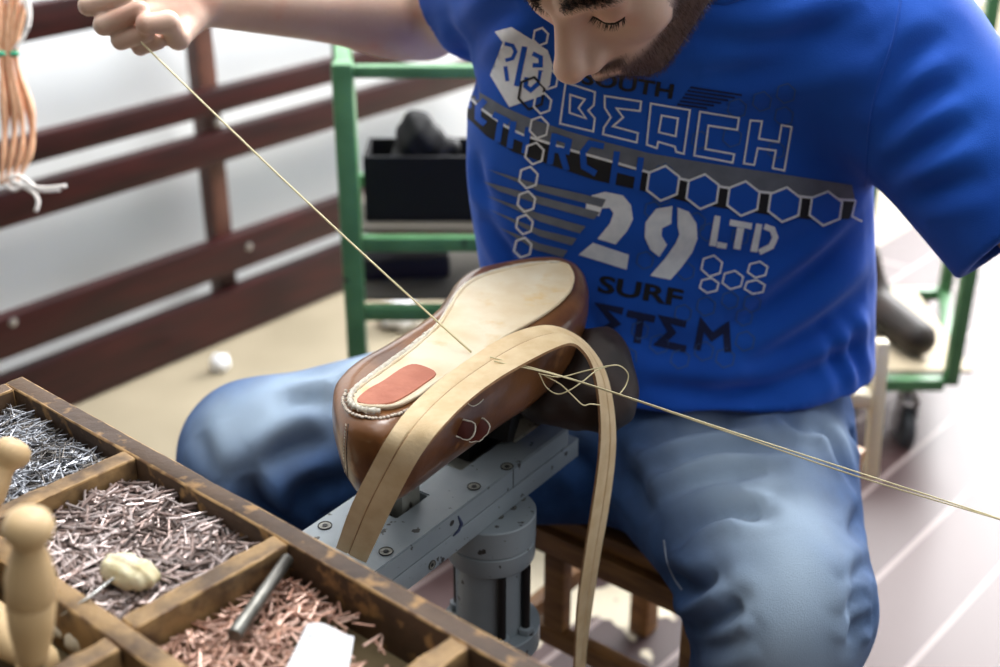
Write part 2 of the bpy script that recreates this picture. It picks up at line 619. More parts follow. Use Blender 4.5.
# ------------------------------------------------------------------ green trolley (right)
cz = PZ(905, 455, 0.0)
ty = cz[1]
xr = PY(950, 382, ty)[0]; zb = PY(900, 383, ty)[2]
xl = PY(873, 245, ty)[0] - .02
tro = empty('trolley', (xr, ty, 0), 'green metal trolley on casters behind the right side of the worker', 'trolley')
TD = .42
posts = ((xr, ty), (xl, ty), (xr + .12, ty + TD), (xl + .12, ty + TD))
for x, y in posts:
    bm = bmesh.new(); bm_box(bm, (x, y, (zb + 1.0) / 2), (1, 0, 0), (.026, .026, 1.0 - zb), bevel=.004)
    bm_obj('post', bm, M_green, tro, sm=40)
for i, j in ((0, 1), (2, 3), (0, 2), (1, 3)):
    for z in (zb, 1.0):
        A = Vector((*posts[i], z)); B = Vector((*posts[j], z)); d = (B - A).normalized() * .013
        bm = bmesh.new(); bm_beam(bm, A + d, B - d, .024, .026, bevel=.004); bm_obj('rail', bm, M_green, tro, sm=40)
bm = bmesh.new(); bm_box(bm, ((xl + xr) / 2 + .06, ty + TD / 2, zb + .017), (TD * 0 + 1, 0, 0), (xr - xl - .03 , TD - .03, .008))
bm_obj('shelf', bm, mat('pale_board', srgb(196, 178, 150), rough=.6), tro)
M_rub = mat('dark_rubber', srgb(58, 60, 64), rough=.5); M_zinc = mat('zinc', srgb(170, 172, 172), rough=.35, metal=.9)
for x, y in ((cz[0], ty + .03), (xl + .03, ty + .06), (xr + .08, ty + TD), (xl + .14, ty + TD)):
    bm = bmesh.new()
    bm_lathe(bm, (x - .012, y, .046), (1, 0, 0), [(0, .03), (.001, .042), (.004, .046), (.020, .046), (.023, .042), (.024, .03)], 24)
    w = bm_obj('caster_wheel', bm, M_rub, tro, sm=40)
    bm = bmesh.new()
    for s in (-1, 1):
        bm_box(bm, (x + s * .0165, y, .075), (1, 0, 0), (.003, .03, .075))
    bm_box(bm, (x, y, .114), (1, 0, 0), (.036, .04, .003)); bm_lathe(bm, (x, y, .1155), (0, 0, 1), [(0, .01), (zb - .128, .01)], 12)
    bm_obj('caster_fork', bm, M_zinc, w, sm=40)
# ------------------------------------------------------------------ nail tray
ZR = 0.80
TO = Vector(PZ(22, 376, ZR))
ta = Vector(PZ(550, 667, ZR)) - TO; ta.normalize()
tb = Vector(PZ(126, 618, ZR)) - Vector(PZ(280, 535, ZR)); tb.normalize()
_M = np.array([[ta.x, tb.x], [ta.y, tb.y]])
def tsr(px, py, z=ZR):
    q = PZ(px, py, z) - np.array(TO)
    return np.linalg.solve(_M, q[:2])
def tp(s, r, z=ZR):
    v = TO + ta * s + tb * r
    return Vector((v.x, v.y, z))
s1 = tsr(133, 452)[0]; s2 = tsr(283, 538)[0]; s3 = tsr(464, 638)[0]
rM = (tsr(90, 610)[1] + tsr(120, 632)[1]) / 2
S_END = s3 + 0.14; R_END = rM * 2
M_tray = mat('worn_tray_wood', srgb(92, 68, 46), srgb(58, 40, 28), rough=0.62, scale=14, stretch=(1, 1, 1), c3=srgb(150, 114, 70), s3=55, lo3=.56, hi3=.66, bump=.5, bscale=120)
M_trayedge = mat('rubbed_tray_edge', srgb(176, 140, 92), srgb(104, 74, 46), rough=0.6, scale=60, bump=.4, bscale=200, lo=.45, hi=.6)
M_divider = mat('worn_divider_wood', srgb(152, 120, 78), srgb(84, 62, 40), rough=0.62, scale=30, lo=.42, hi=.6, stretch=(1, 1, 1), bump=.5, bscale=120)
M_traybot = mat('dusty_tray_bottom', srgb(122, 106, 76), srgb(92, 76, 52), rough=0.9, scale=25, bump=.3, bscale=200)
tray = empty('nail_tray', TO - Vector((0, 0, .052)), 'worn brown wooden tray divided into compartments full of nails', 'tray')
def tbeam(name, s_a, r_a, s_b, r_b, w, h, zt=ZR):
    mm = M_divider if name == 'divider' else M_tray
    A = tp(s_a, r_a, zt - h / 2); B = tp(s_b, r_b, zt - h / 2)
    bm = bmesh.new()
    vs = bm_box(bm, (A + B) / 2, B - A, ((B - A).length, w, h))
    n = 14
    es = [e for e in bm.edges if abs((e.verts[0].co - e.verts[1].co).normalized().dot((B - A).normalized())) > .9]
    bmesh.ops.subdivide_edges(bm, edges=es, cuts=n)
    es = [e for e in bm.edges if len(e.link_faces) == 2 and e.calc_face_angle(0) > 1.0]
    rr = bmesh.ops.bevel(bm, geom=es, offset=.0016, segments=2, affect='EDGES', profile=.5)
    for f in rr['faces']: f.material_index = 1
    for v in bm.verts:
        v.co += Vector(rng.normal(0, .00028, 3))
    return bm_obj(name, bm, [mm, M_trayedge], tray, sm=50)
W = .017
tbeam('rim', -.0, W / 2, S_END, W / 2, W, .05)
tbeam('rim', W / 2, W, W / 2, R_END - W, W, .05)
tbeam('rim', S_END - W / 2, W, S_END - W / 2, R_END - W, W, .05)
tbeam('rim', 0, R_END - W / 2, S_END, R_END - W / 2, W, .05)
tbeam('divider', W, rM, S_END - W, rM, W * .95, .044, ZR - .0005)
for s in (s1, s2, s3):
    tbeam('divider', s, W, s, rM - W / 2, W, .044, ZR - .0005)
    tbeam('divider', s + .01, rM + W / 2, s + .01, R_END - W, W, .044, ZR - .0005)
bm = bmesh.new()
vs = [bm.verts.new(tp(s, r, z)) for z in (ZR - .052, ZR - .045) for s, r in ((.002, .002), (S_END - .002, .002), (S_END - .002, R_END - .002), (.002, R_END - .002))]
for f in ((0, 1, 2, 3), (4, 5, 6, 7), (0, 1, 5, 4), (1, 2, 6, 5), (2, 3, 7, 6), (3, 0, 4, 7)): bm.faces.new([vs[i] for i in f])
bm_obj('bottom', bm, M_traybot, tray)
# bench under the tray
ZB = ZR - .0525
bench = empty('workbench', tp(S_END / 2, R_END / 2, 0), 'low wooden workbench carrying the nail tray', 'workbench')
M_bench = mat('bench_wood', srgb(96, 70, 46), srgb(70, 50, 34), rough=.7, scale=8, stretch=(1, 6, 1), bump=.2)
bm = bmesh.new()
vs = [bm.verts.new(tp(s, r, z)) for z in (ZB - .03, ZB) for s, r in ((.02, .02), (S_END + .05, .02), (S_END + .05, R_END + .05), (.02, R_END + .05))]
for f in ((0, 1, 2, 3), (4, 5, 6, 7), (0, 1, 5, 4), (1, 2, 6, 5), (2, 3, 7, 6), (3, 0, 4, 7)): bm.faces.new([vs[i] for i in f])
bm_obj('bench_top', bm, M_bench, bench)
for s, r in ((.06, .07), (S_END, .07), (.06, R_END), (S_END, R_END)):
    bm = bmesh.new(); c = tp(s, r, 0); zz = (ZB - .03 + .0)
    bm_box(bm, (c.x, c.y, (zz + .02) / 2 ), ta, (.045, .045, zz - .02), bevel=.003)
    bm_obj('leg', bm, M_bench, bench)

# loose fill in the compartments: individual nails
def nail_mesh(name, L, r, hr, m):
    bm = bmesh.new()
    n = 6
    prof = [(-L / 2, r * .25), (-L / 2 + L * .18, r * .8), (L / 2 - r, r), (L / 2 - r * .9, hr), (L / 2, hr * .8)]
    bm_lathe(bm, (0, 0, 0), (1, 0, 0), [(d, q) for d, q in prof], n)
    bmesh.ops.recalc_face_normals(bm, faces=bm.faces)
    me = bpy.data.meshes.new(name); bm.to_mesh(me); bm.free(); me.materials.append(m)
    return me
def metal_mat(name, cols, rough, metal):
    m = bpy.data.materials.new(name); m.use_nodes = True
    nt = m.node_tree; b = nt.nodes['Principled BSDF']
    g = nt.nodes.new('ShaderNodeNewGeometry')
    oi = nt.nodes.new('ShaderNodeObjectInfo')
    ad = nt.nodes.new('ShaderNodeMath'); ad.operation = 'ADD'
    nt.links.new(g.outputs['Random Per Island'], ad.inputs[0]); nt.links.new(oi.outputs['Random'], ad.inputs[1])
    fr = nt.nodes.new('ShaderNodeMath'); fr.operation = 'FRACT'
    nt.links.new(ad.outputs[0], fr.inputs[0])
    cr = nt.nodes.new('ShaderNodeValToRGB')
    cr.color_ramp.elements[0].color = cols[0]; cr.color_ramp.elements[1].color = cols[-1]
    for i, c in enumerate(cols[1:-1]):
        e = cr.color_ramp.elements.new((i + 1) / (len(cols) - 1)); e.color = c
    nt.links.new(fr.outputs[0], cr.inputs[0])
    nt.links.new(cr.outputs[0], b.inputs['Base Color'])
    b.inputs['Roughness'].default_value = rough; b.inputs['Metallic'].default_value = metal
    return m
M_tack = metal_mat('bright_steel', [srgb(136, 138, 146), srgb(215, 217, 224), srgb(72, 70, 72), srgb(150, 142, 134)], .3, .6)
M_nail = metal_mat('pinkish_steel', [srgb(146, 124, 116), srgb(224, 208, 204), srgb(84, 70, 64), srgb(178, 154, 146)], .34, .5)
M_copper = metal_mat('copper_nail', [srgb(182, 132, 110), srgb(236, 200, 182), srgb(120, 82, 66), srgb(206, 164, 142)], .38, .45)

def fill(name, sa, sb, ra, rb, N, L, r, hr, m, z0, heap, label, cat, group, stufflabel, reject=None, nmax=300):
    me = nail_mesh(name, L, r, hr, m)
    items = []
    marg = L * .42
    tries = 0
    while len(items) < N and tries < N * 20:
        tries += 1
        s = rng.uniform(sa + marg * .7, sb - marg * .7); q = rng.uniform(ra + marg * .7, rb - marg * .7)
        lay = len(items) / N
        h = heap(s, q) 
        if reject is not None:
            c = tp(s, q, z0 + h)
            if reject(c): continue
        z = z0 + h + lay * .006 + rng.uniform(0, .0012)
        yaw = rng.uniform(0, 2 * math.pi); pit = rng.normal(0, .11)
        items.append((tp(s, q, z), yaw, pit))
    def vis(c):
        v = np.array(c) - CAM; t = v @ FW
        x = 500 + F * (v @ RT) / t; y = 333.5 - F * (v @ UP) / t
        return -8 < x < 1008 and y < 675
    cand = [i for i in range(len(items)) if i > len(items) * .45 and vis(items[i][0])]
    cand.sort(key=lambda i: (Vector(items[i][0]) - Vector(CAM)).length)
    pick = set(cand[:nmax])
    for i in sorted(pick):
        c, yaw, pit = items[i]
        o = bpy.data.objects.new(name, me)
        o.location = c; o.rotation_euler = (rng.uniform(0, 3), pit, yaw)
        COL.objects.link(o)
        tag(o, label, cat, group)
    V0 = np.array([v.co[:] for v in me.vertices]); F0 = [list(p.vertices) for p in me.polygons]
    vs = []; fs = []
    for i, (c, yaw, pit) in enumerate(items):
        if i in pick: continue
        R = rotmat('Z', yaw) @ rotmat('Y', pit)
        base = len(vs) * len(V0)
        vs.append(V0 @ R.T + np.array(c))
        fs += [[k + base for k in f] for f in F0]
    if vs:
        o = mesh_obj(name + '_heap', np.concatenate(vs), fs, m)
        tag(o, stufflabel, cat, kind='stuff')

def heap1(s, r): return .004 * math.sin(s * 40) * math.cos(r * 35)
rhi = rM - W / 2
fill('steel_tack', W, s1 - W / 2, W, rhi, 1500, .022, .00068, .0011, M_tack, ZR - .0195, lambda s, r: .004 * math.sin(s * 50) * math.cos(r * 45), 'thin bright steel tack in the farthest compartment of the tray', 'tack', 'steel tacks in the far compartment', 'tangle of thin bright steel tacks under the top ones')
fill('steel_nail', s1 + W / 2, s2 - W / 2, W, rhi, 1050, .0205, .00112, .0015, M_nail, ZR - .0185, lambda s, r: .003 * math.sin(s * 50 + 1) * math.cos(r * 45), 'short pinkish-grey steel nail in the middle compartment', 'nail', 'steel nails in the middle compartment', 'heap of pinkish-grey steel nails under the top ones')
def rej3(c):
    v = np.array(c) - CAM; t = v @ FW
    x = 500 + F * (v @ RT) / t; y = 333.5 - F * (v @ UP) / t
    bare = max(0, 1 - math.hypot((x - 385) / 62, (y - 648) / 36))
    return rng.random() < min(.97, bare * 5)
fill('copper_nail', s2 + W / 2, s3 - W / 2, W, rhi, 850, .0160, .00105, .0014, M_copper, ZR - .032, lambda s, r: .007 * math.exp(-((r - .09) / .08) ** 2), 'small copper nail in the compartment with the steel punch', 'nail', 'copper nails in the punch compartment', 'heap of small copper nails under the top ones', reject=rej3)
fill('rivet', s3 + W / 2, S_END - W, W, rhi, 60, .0135, .0008, .0013, M_copper, ZR - .043, lambda s, r: 0, 'copper rivet lying in the nearest right compartment', 'rivet', 'copper rivets in the corner compartment', 'scattered copper rivets at the bottom of the corner compartment')
# dark filings under the tacks and nails
M_fil = mat('dark_filings', srgb(46, 42, 40), srgb(80, 74, 68), rough=.6, metal=.3, scale=300, bump=.6, bscale=500)
for s_a, s_b, zz, nm, lb in ((W, s1 - W / 2, ZR - .0205, 'metal_filings', 'dark metal filings beneath the thin steel tacks'), (s1 + W / 2, s2 - W / 2, ZR - .0195, 'metal_filings', 'dark metal filings beneath the pinkish-grey nails')):
    N_ = 24
    vs = []; fs = []
    for i in range(N_ + 1):
        for j in range(N_ + 1):
            s = s_a + .0003 + (s_b - s_a - .0006) * i / N_; r = W + .0003 + (rhi - W - .0006) * j / N_
            vs.append(tp(s, r, zz + .0035 * math.sin(s * 50) * math.cos(r * 45) + rng.uniform(0, .001)))
    for i in range(N_):
        for j in range(N_):
            k = i * (N_ + 1) + j; fs.append([k, k + 1, k + N_ + 2, k + N_ + 1])
    b0 = len(vs)
    for s, r in ((s_a, W), (s_b, W), (s_b, rhi), (s_a, rhi)):
        vs.append(tp(s, r, ZR - .0449))
    tag(mesh_obj(nm, [list(v) for v in vs], fs + [[b0, b0 + 1, b0 + 2, b0 + 3]], M_fil, sm=True), lb, 'filings', kind='stuff')

# lump of wax
q = PZ(131, 573, ZR - .004)
Rw = rotmat('Z', -.35)
def waxf(p):
    d = ell(p, q, (.022, .013, .010), Rw)
    d = smin(d, ell(p, q + np.array([-.010, .006, .001]), (.011, .010, .008)), .006)
    return d + .0011 * np.sin(p[:, 0] * 420 + p[:, 1] * 300) * np.sin(p[:, 1] * 380 + 1) + .0004 * np.sin(p[:, 0] * 700 + 3 * np.sin(p[:, 1] * 300)) * np.sin(p[:, 1] * 600 + 1)
v, fc = snet(waxf, q - .035, q + .035, .0014)
tag(mesh_obj('wax_lump', v, fc, mat('pale_wax', srgb(228, 220, 190), srgb(206, 188, 140), rough=.55, scale=60, sub=.1, bump=.3, bscale=200), sm=True), 'pale cream lump of wax lying on the pinkish-grey nails', 'wax')
# steel punch
M_steel = mat('dull_steel', srgb(124, 122, 116), srgb(92, 90, 84), rough=.35, metal=.8, scale=60, bump=.15, bscale=200)
A = Vector(PZ(288, 558, ZR - .006)); B = Vector(PZ(234, 636, ZR - .011))
bm = bmesh.new(); d = (B - A); Ln = d.length
bm_lathe(bm, A, d, [(0, .0038), (.001, .0046), (Ln * .5, .0048), (Ln - .002, .0054), (Ln - .0006, .0052), (Ln, .0045)], 24)
tag(bm_obj('steel_punch', bm, M_steel, sm=40, origin=A), 'round grey steel punch lying diagonally on the copper nails', 'punch')
# note paper with pale ruled marks
c = [PZ(307, 627, ZR - .010), PZ(354, 636, ZR - .006), PZ(343, 700, ZR - .008), PZ(277, 690, ZR - .012)]
vs = []; fs = []; N_ = 10
for i in range(N_ + 1):
    for j in range(N_ + 1):
        u, w = i / N_, j / N_
        p = (1 - w) * ((1 - u) * c[0] + u * c[1]) + w * ((1 - u) * c[3] + u * c[2])
        p = p + np.array([0, 0, .003 * math.sin(u * 5) * (1 - w) + .004 * (w - .5) ** 2 + .0015])
        vs.append(p)
for i in range(N_):
    for j in range(N_):
        k = i * (N_ + 1) + j; fs.append([k, k + 1, k + N_ + 2, k + N_ + 1])
vs = np.array(vs)
g = lambda u, w: vs[int(round(u * N_)) * (N_ + 1) + int(round(w * N_))]
nv = len(vs)
allv = np.vstack([vs, vs - np.array([0, 0, .0003])]); 
allf = fs + [[a + nv for a in f[::-1]] for f in fs]
paper = mesh_obj('paper_slip', allv, allf, M_paper, sm=True, origin=c[0])
tag(paper, 'white paper slip with faint ruled lines lying on the copper nails', 'paper')
bm = bmesh.new()
for (u0_, w0_, u1_, w1_) in ((.1, .2, .9, .2), (.1, .5, .9, .5), (.5, .2, .5, .9), (.1, .8, .9, .8), (.2, .2, .2, .5), (.8, .3, .8, .9)):
    n_ = 8
    pts = []
    for k in range(n_ + 1):
        u = u0_ + (u1_ - u0_) * k / n_; w = w0_ + (w1_ - w0_) * k / n_
        fi, fj = u * N_, w * N_
        i, j = min(int(fi), N_ - 1), min(int(fj), N_ - 1); a, b = fi - i, fj - j
        G = lambda i, j: vs[i * (N_ + 1) + j]
        pts.append((1 - a) * (1 - b) * G(i, j) + a * (1 - b) * G(i + 1, j) + (1 - a) * b * G(i, j + 1) + a * b * G(i + 1, j + 1) + np.array([0, 0, .0002]))
    bm_tube(bm, pts, .00022, 4)
bm_obj('ruled_line', bm, mat('pale_grey_ink', srgb(180, 184, 196), rough=.8), paper)

# wooden tool handles
M_handle = mat('turned_pale_wood', srgb(222, 194, 150), srgb(204, 170, 124), rough=.42, scale=9, stretch=(1, 1, .25), bump=.1)
def handle(name, top, axis, scale, label, blade=True):
    """top = end of the knob, axis = direction from knob towards the blade"""
    o = empty(name, top, label, 'awl')
    k = scale
    bm = bmesh.new()
    prof = [(0, 0), (.001, .007), (.004, .0118), (.010, .0142), (.016, .0128), (.020, .0095), (.024, .0088), (.032, .0112), (.044, .0138), (.060, .0140), (.061, .0134), (.062, .0140), (.080, .0128), (.098, .0098), (.104, .0095), (.106, .007), (.108, 0)]
    bm_lathe(bm, top, axis, [(d * k, r * k) for d, r in prof], 32)
    bm_obj('handle', bm, M_handle, o, sm=60)
    a = Vector(axis).normalized()
    bm = bmesh.new()
    bm_lathe(bm, Vector(top) + a * .1055 * k, a, [(0, .0072 * k), (.008 * k, .0064 * k), (.010 * k, .003 * k)], 20)
    bm_obj('ferrule', bm, M_steel, o, sm=50)
    if blade:
        bm = bmesh.new()
        bm_lathe(bm, Vector(top) + a * .115 * k, a, [(0, .0022), (.025, .0016), (.045, .0004)], 10)
        bm_obj('blade', bm, M_steel, o, sm=50)
    return o
tp1 = Vector(P(28, 511, .70)); base1 = Vector(P(33, 676, .752))
h1 = handle('awl', tp1, base1 - tp1, 1.0, 'awl with turned pale wood handle standing upright in the near left compartment')
tp2 = Vector(P(20, 440, .905)); h2 = handle('awl', tp2, Vector(P(-30, 520, .895)) - tp2, .95, 'awl with round-knobbed pale handle lying over the bright steel tacks')
tp3 = Vector(PZ(46, 672, ZR - .020)); h3 = handle('awl', tp3 + Vector((0, 0, 0)), Vector(PZ(-30, 600, ZR - .02)) - tp3, 1.0, 'awl lying low behind the upright awl at the bottom left corner')
bm = bmesh.new(); bm_tube(bm, [PZ(60, 616, ZR - .005), PZ(88, 598, ZR + .001), PZ(114, 578, ZR + .004)], [.0004, .0009, .0012], 8)
tag(bm_obj('needle', bm, mat('bright_needle', srgb(215, 215, 210), rough=.25, metal=.9), sm=True), 'thin bright steel needle lying over the long tray divider', 'needle')
for k, (px, py, sx) in enumerate(((82, 640, .012), (106, 655, .013), (66, 628, .010))):
    q = PZ(px, py, ZR - .030)
    v, fc = snet(lambda p: ell(p, q, (sx, sx * .8, sx * .7)) + .001 * np.sin(p[:, 0] * 500 + k) * np.sin(p[:, 1] * 600), q - .03, q + .03, .002)
    tag(mesh_obj('wax_crumb', v, fc, mat('grey_wax', srgb(196, 186, 166), rough=.5), sm=True), ['middle of three greyish crumbs in the dark near left compartment', 'nearest of three greyish crumbs in the near left compartment', 'farthest of three greyish crumbs in the near left compartment'][k], 'wax')
q = PZ(481, 655, ZR - .036)
v, fc = snet(lambda p: ell(p, q, (.006, .005, .0045)), q - .012, q + .012, .001)
tag(mesh_obj('resin_bead', v, fc, mat('yellow_resin', srgb(170, 150, 70), rough=.3), sm=True), 'small yellowish resin bead in the corner compartment', 'bead')

# ------------------------------------------------------------------ press / last stand
M_gm = mat('grey_machine_paint', srgb(134, 142, 147), srgb(120, 129, 135), rough=.38, scale=12, c3=srgb(48, 46, 44), s3=90, lo3=.655, hi3=.68, bump=.08, bscale=90)
M_gm2 = mat('rubbed_grey_metal', srgb(140, 140, 132), srgb(112, 110, 102), rough=.45, metal=.4, scale=40, c3=srgb(50, 44, 36), s3=70, lo3=.6, hi3=.66)
M_hole = mat('dark_recess', srgb(14, 14, 15), rough=.6)
M_iron = mat('black_iron', srgb(12, 12, 13), srgb(22, 20, 20), rough=.5, metal=.3, scale=30)
ZT = .67
b0 = Vector(PZ(381, 568, ZT)); b1 = Vector(PZ(569, 427, ZT))
bl = (b1 - b0); BL = bl.length; bl.normalize()
bw = Vector((-bl.y, bl.x, 0)); BW = .094
def bp(u, w, z=0): return b0 + bl * u + bw * w + Vector((0, 0, z))
press = empty('cobbler_stand', (bp(.15, BW / 2).x, bp(.15, BW / 2).y, 0), 'grey painted metal last stand with a bolted beam on a round column', 'last stand')
U0 = -.04
bm = bmesh.new()
# top plate built around its square hole and slot
HU = (.066, .112); HW = (.038, .070)      # hole u range, w range
SU = (.165, .285); SW = (.040, .078)      # slot
T1 = .022
us = sorted(set([U0, HU[0], HU[1], SU[0], SU[1], BL]))
ws = sorted(set([0, HW[0], HW[1], SW[0], SW[1], BW]))
grid = {}
def gv(i, j, k):
    key = (i, j, k)
    if key not in grid: grid[key] = bm.verts.new(bp(us[i], ws[j], -T1 * k))
    return grid[key]
def solid(i, j):
    if i < 0 or j < 0 or i >= len(us) - 1 or j >= len(ws) - 1: return False
    um = (us[i] + us[i + 1]) / 2; wm = (ws[j] + ws[j + 1]) / 2
    if HU[0] < um < HU[1] and HW[0] < wm < HW[1]: return False
    if SU[0] < um < SU[1] and SW[0] < wm < SW[1]: return False
    return True
for i in range(len(us) - 1):
    for j in range(len(ws) - 1):
        if not solid(i, j): continue
        bm.faces.new((gv(i, j, 0), gv(i + 1, j, 0), gv(i + 1, j + 1, 0), gv(i, j + 1, 0)))
        bm.faces.new((gv(i, j + 1, 1), gv(i + 1, j + 1, 1), gv(i + 1, j, 1), gv(i, j, 1)))
        for (di, dj, e) in ((-1, 0, ((i, j), (i, j + 1))), (1, 0, ((i + 1, j), (i + 1, j + 1))), (0, -1, ((i, j), (i + 1, j))), (0, 1, ((i, j + 1), (i + 1, j + 1)))):
            if not solid(i + di, j + dj):
                a, b = e
                bm.faces.new((gv(*a, 0), gv(*b, 0), gv(*b, 1), gv(*a, 1)))
bmesh.ops.recalc_face_normals(bm, faces=bm.faces)
es = [e for e in bm.edges if len(e.link_faces) == 2 and e.calc_face_angle(0) > 1.0]
bmesh.ops.bevel(bm, geom=es, offset=.0012, segments=2, affect='EDGES')
bm_obj('top_plate', bm, M_gm, press, sm=35)
bm = bmesh.new()
bm_box(bm, bp((U0 + BL) / 2 + .010, BW / 2, -T1 - .0115), bl, (BL - U0 + .020, BW, .022), bevel=.0015)
bm_obj('lower_beam', bm, M_gm, press, sm=35)
bm = bmesh.new()
bm_box(bm, bp(sum(HU) / 2, sum(HW) / 2, -T1 + .0006), bl, (HU[1] - HU[0] - .001, HW[1] - HW[0] - .001, .001)); bm_obj('hole_floor', bm, M_hole, press)
bm = bmesh.new()
bm_box(bm, bp(sum(SU) / 2, sum(SW) / 2, -T1 + .003), bl, (SU[1] - SU[0] - .001, SW[1] - SW[0] - .001, .006)); bm_obj('slot_floor', bm, M_gm2, press)
# seam groove on the front face
bm = bmesh.new(); bm_box(bm, bp(.196, -.0001, -.011), bl, (.0008, .0006, .021)); bm_obj('seam', bm, M_hole, press)
def screw(c, axis, r, parent=press):
    bm = bmesh.new()
    bm_lathe(bm, c, axis, [(0, r), (.0008, r), (.0010, r * .92), (.0006, r * .85), (.0006, r * .5), (.0002, r * .45), (.0002, 0)], 24)
    o = bm_obj('screw', bm, M_gm2, parent, sm=30)
    bm = bmesh.new(); a = Vector(axis).normalized()
    bm_lathe(bm, Vector(c) + a * .0007, a, [(0, r * .42), (.0004, r * .42)], 6)
    bm_obj('hex_socket', bm, M_hole, o)
    bm = bmesh.new()
    bm_tube(bm, [Vector(c) + a * .0008 + (a.orthogonal().normalized() * math.cos(k * math.pi / 12) + a.cross(a.orthogonal()).normalized() * math.sin(k * math.pi / 12)) * r * .98 for k in range(24)], r * .09, 6, closed=True)
    bm_obj('screw_ring', bm, M_hole, o)
def on_top(px, py): return Vector(PZ(px, py, ZT))
for px, py in ((325, 526), (386, 552), (474, 487), (507, 467)):
    screw(on_top(px, py), (0, 0, 1), .0062)
c = Vector(PZ(430, 563, ZT - .036)); cc = bp((c - b0).dot(bl), -.0, -.037)
screw(cc, -bw, .0045)
# engraved date on the top plate
def text_mesh(txt, size, bold=0):
    cu = bpy.data.curves.new('t', 'FONT'); cu.body = txt; cu.size = size; cu.resolution_u = 3; cu.offset = bold
    ob = bpy.data.objects.new('t', cu); COL.objects.link(ob)
    dg = bpy.context.evaluated_depsgraph_get()
    me = bpy.data.meshes.new_from_object(ob.evaluated_get(dg))
    vs = np.array([v.co[:] for v in me.vertices]); fs = [list(p.vertices) for p in me.polygons]
    bpy.data.objects.remove(ob); bpy.data.curves.remove(cu); bpy.data.meshes.remove(me)
    return vs, fs
tv, tf = text_mesh('151/01/0K', .0095)
c0 = np.array(on_top(402, 480)) + np.array([0, 0, .0004]); c1 = np.array(on_top(432, 463))
du = c1 - c0; du[2] = 0; du /= np.linalg.norm(du); dv = np.array([-du[1], du[0], 0])
w_ = tv[:, 0].max()
tv = c0 + np.outer(tv[:, 0] / w_ * np.linalg.norm((c1 - c0)[:2]), du) + np.outer(tv[:, 1], dv)
mesh_obj('engraved_date', tv, tf, M_hole, press)
# blue paint smudge on the side face
bm = bmesh.new()
pts = []
for px, py in ((458, 516), (461, 523), (458, 531), (453, 536)):
    r_ = Vector(ray(px, py)); t_ = (b0 - Vector(CAM)).dot(bw) / r_.dot(bw); pts.append(Vector(CAM) + r_ * t_ - bw * .0002)
bm_tube(bm, pts, [.0008, .0022, .0015, .0008], 6)
o = bm_obj('paint_smudge', bm, mat('dark_blue_smudge', srgb(40, 50, 84), rough=.6), press, sm=True); tag(o, 'dark blue smudge')
# column
ctr = Vector(PZ(491, 508, .626)); ctr.z = 0
cx_, cy_ = ctr.x, ctr.y
def lz(prof, name, m=M_gm, n=48, x=cx_, y=cy_):
    bm = bmesh.new(); bm_lathe(bm, (x, y, 0), (0, 0, 1), prof, n); return bm_obj(name, bm, m, press, sm=35)
zt2 = ZT - T1 - .0228
lz([(zt2 - .030, .0435), (zt2 - .029, .0445), (zt2 - .001, .0445), (zt2, .0435)], 'upper_flange')
lz([(zt2 - .053, .0425), (zt2 - .050, .044), (zt2 - .0325, .044), (zt2 - .0312, .043), (zt2 - .0305, .041)], 'lower_flange')
lz([(zt2 - .135, .036), (zt2 - .0535, .036)], 'neck_tube')
for a in (math.radians(-30), math.radians(-75), math.radians(60), math.radians(150)):
    x = cx_ + .040 * math.cos(a); y = cy_ + .040 * math.sin(a)
    lz([(zt2 - .134, .0045), (zt2 - .0535, .0045)], 'tie_rod', M_iron, 16, x, y)
    lz([(zt2 - .1345, .009), (zt2 - .128, .009), (zt2 - .1275, .006)], 'rod_collar', M_gm, 6, x, y)
lz([(zt2 - .16, .049), (zt2 - .159, .050), (zt2 - .136, .050), (zt2 - .1352, .049)], 'base_flange')
lz([(.05, .034), (.30, .034), (zt2 - .1605, .034)], 'column', M_gm)
lz([(0.0205, .15), (.028, .155), (.04, .15), (.048, .06), (.06, .042)], 'foot_plate', M_gm)
# screws on the flange rim top
for px, py in ((513, 508), (522, 499), (500, 517)):
    q = Vector(PZ(px, py, zt2)); screw(q + Vector((0, 0, 0)), (0, 0, 1), .0035)
# pin standing in the square hole carrying the last
hc = bp(sum(HU) / 2 + .003, sum(HW) / 2)
bm = bmesh.new()
bm_box(bm, hc + Vector((0, 0, .002 - .0)), bl, (.026, .024, .042), bevel=.001)
pin = bm_obj('support_pin', bm, M_gm2, press, sm=40)
bm = bmesh.new()
bm_lathe(bm, hc + Vector((0, 0, .0232)), (0, 0, 1), [(0, .011), (.006, .011), (.007, .008), (.009, .008), (.0095, .0105), (.013, .0105), (.0135, .006), (.07, .006)], 24)
bm_obj('threaded_collar', bm, M_steel, pin, sm=40)
# dark iron arm from the far end of the beam up into the shoe
bm = bmesh.new()
bm_beam(bm, bp(.235, .05, .0005), bp(.262, .052, .075), .045, .030, up=(0, 0, 1), bevel=.003)
bm_beam(bm, bp(.20, .072, .004), bp(BL + .02, .075, .01), .03, .05, bevel=.003)
bm_obj('iron_arm', bm, M_iron, press, sm=40)
pl = [PZ(505, 407, ZT + .030), PZ(541, 421, ZT + .022), PZ(515, 440, ZT + .004), PZ(478, 424, ZT + .012)]
bm = bmesh.new()
vv = [bm.verts.new(p) for p in pl]; fcs = bm.faces.new(vv)
rr = bmesh.ops.extrude_face_region(bm, geom=[fcs]); bmesh.ops.translate(bm, verts=[v for v in rr['geom'] if isinstance(v, bmesh.types.BMVert)], vec=(0, 0, -.004))
bm_obj('tilt_plate', bm, M_gm2, press, sm=40)
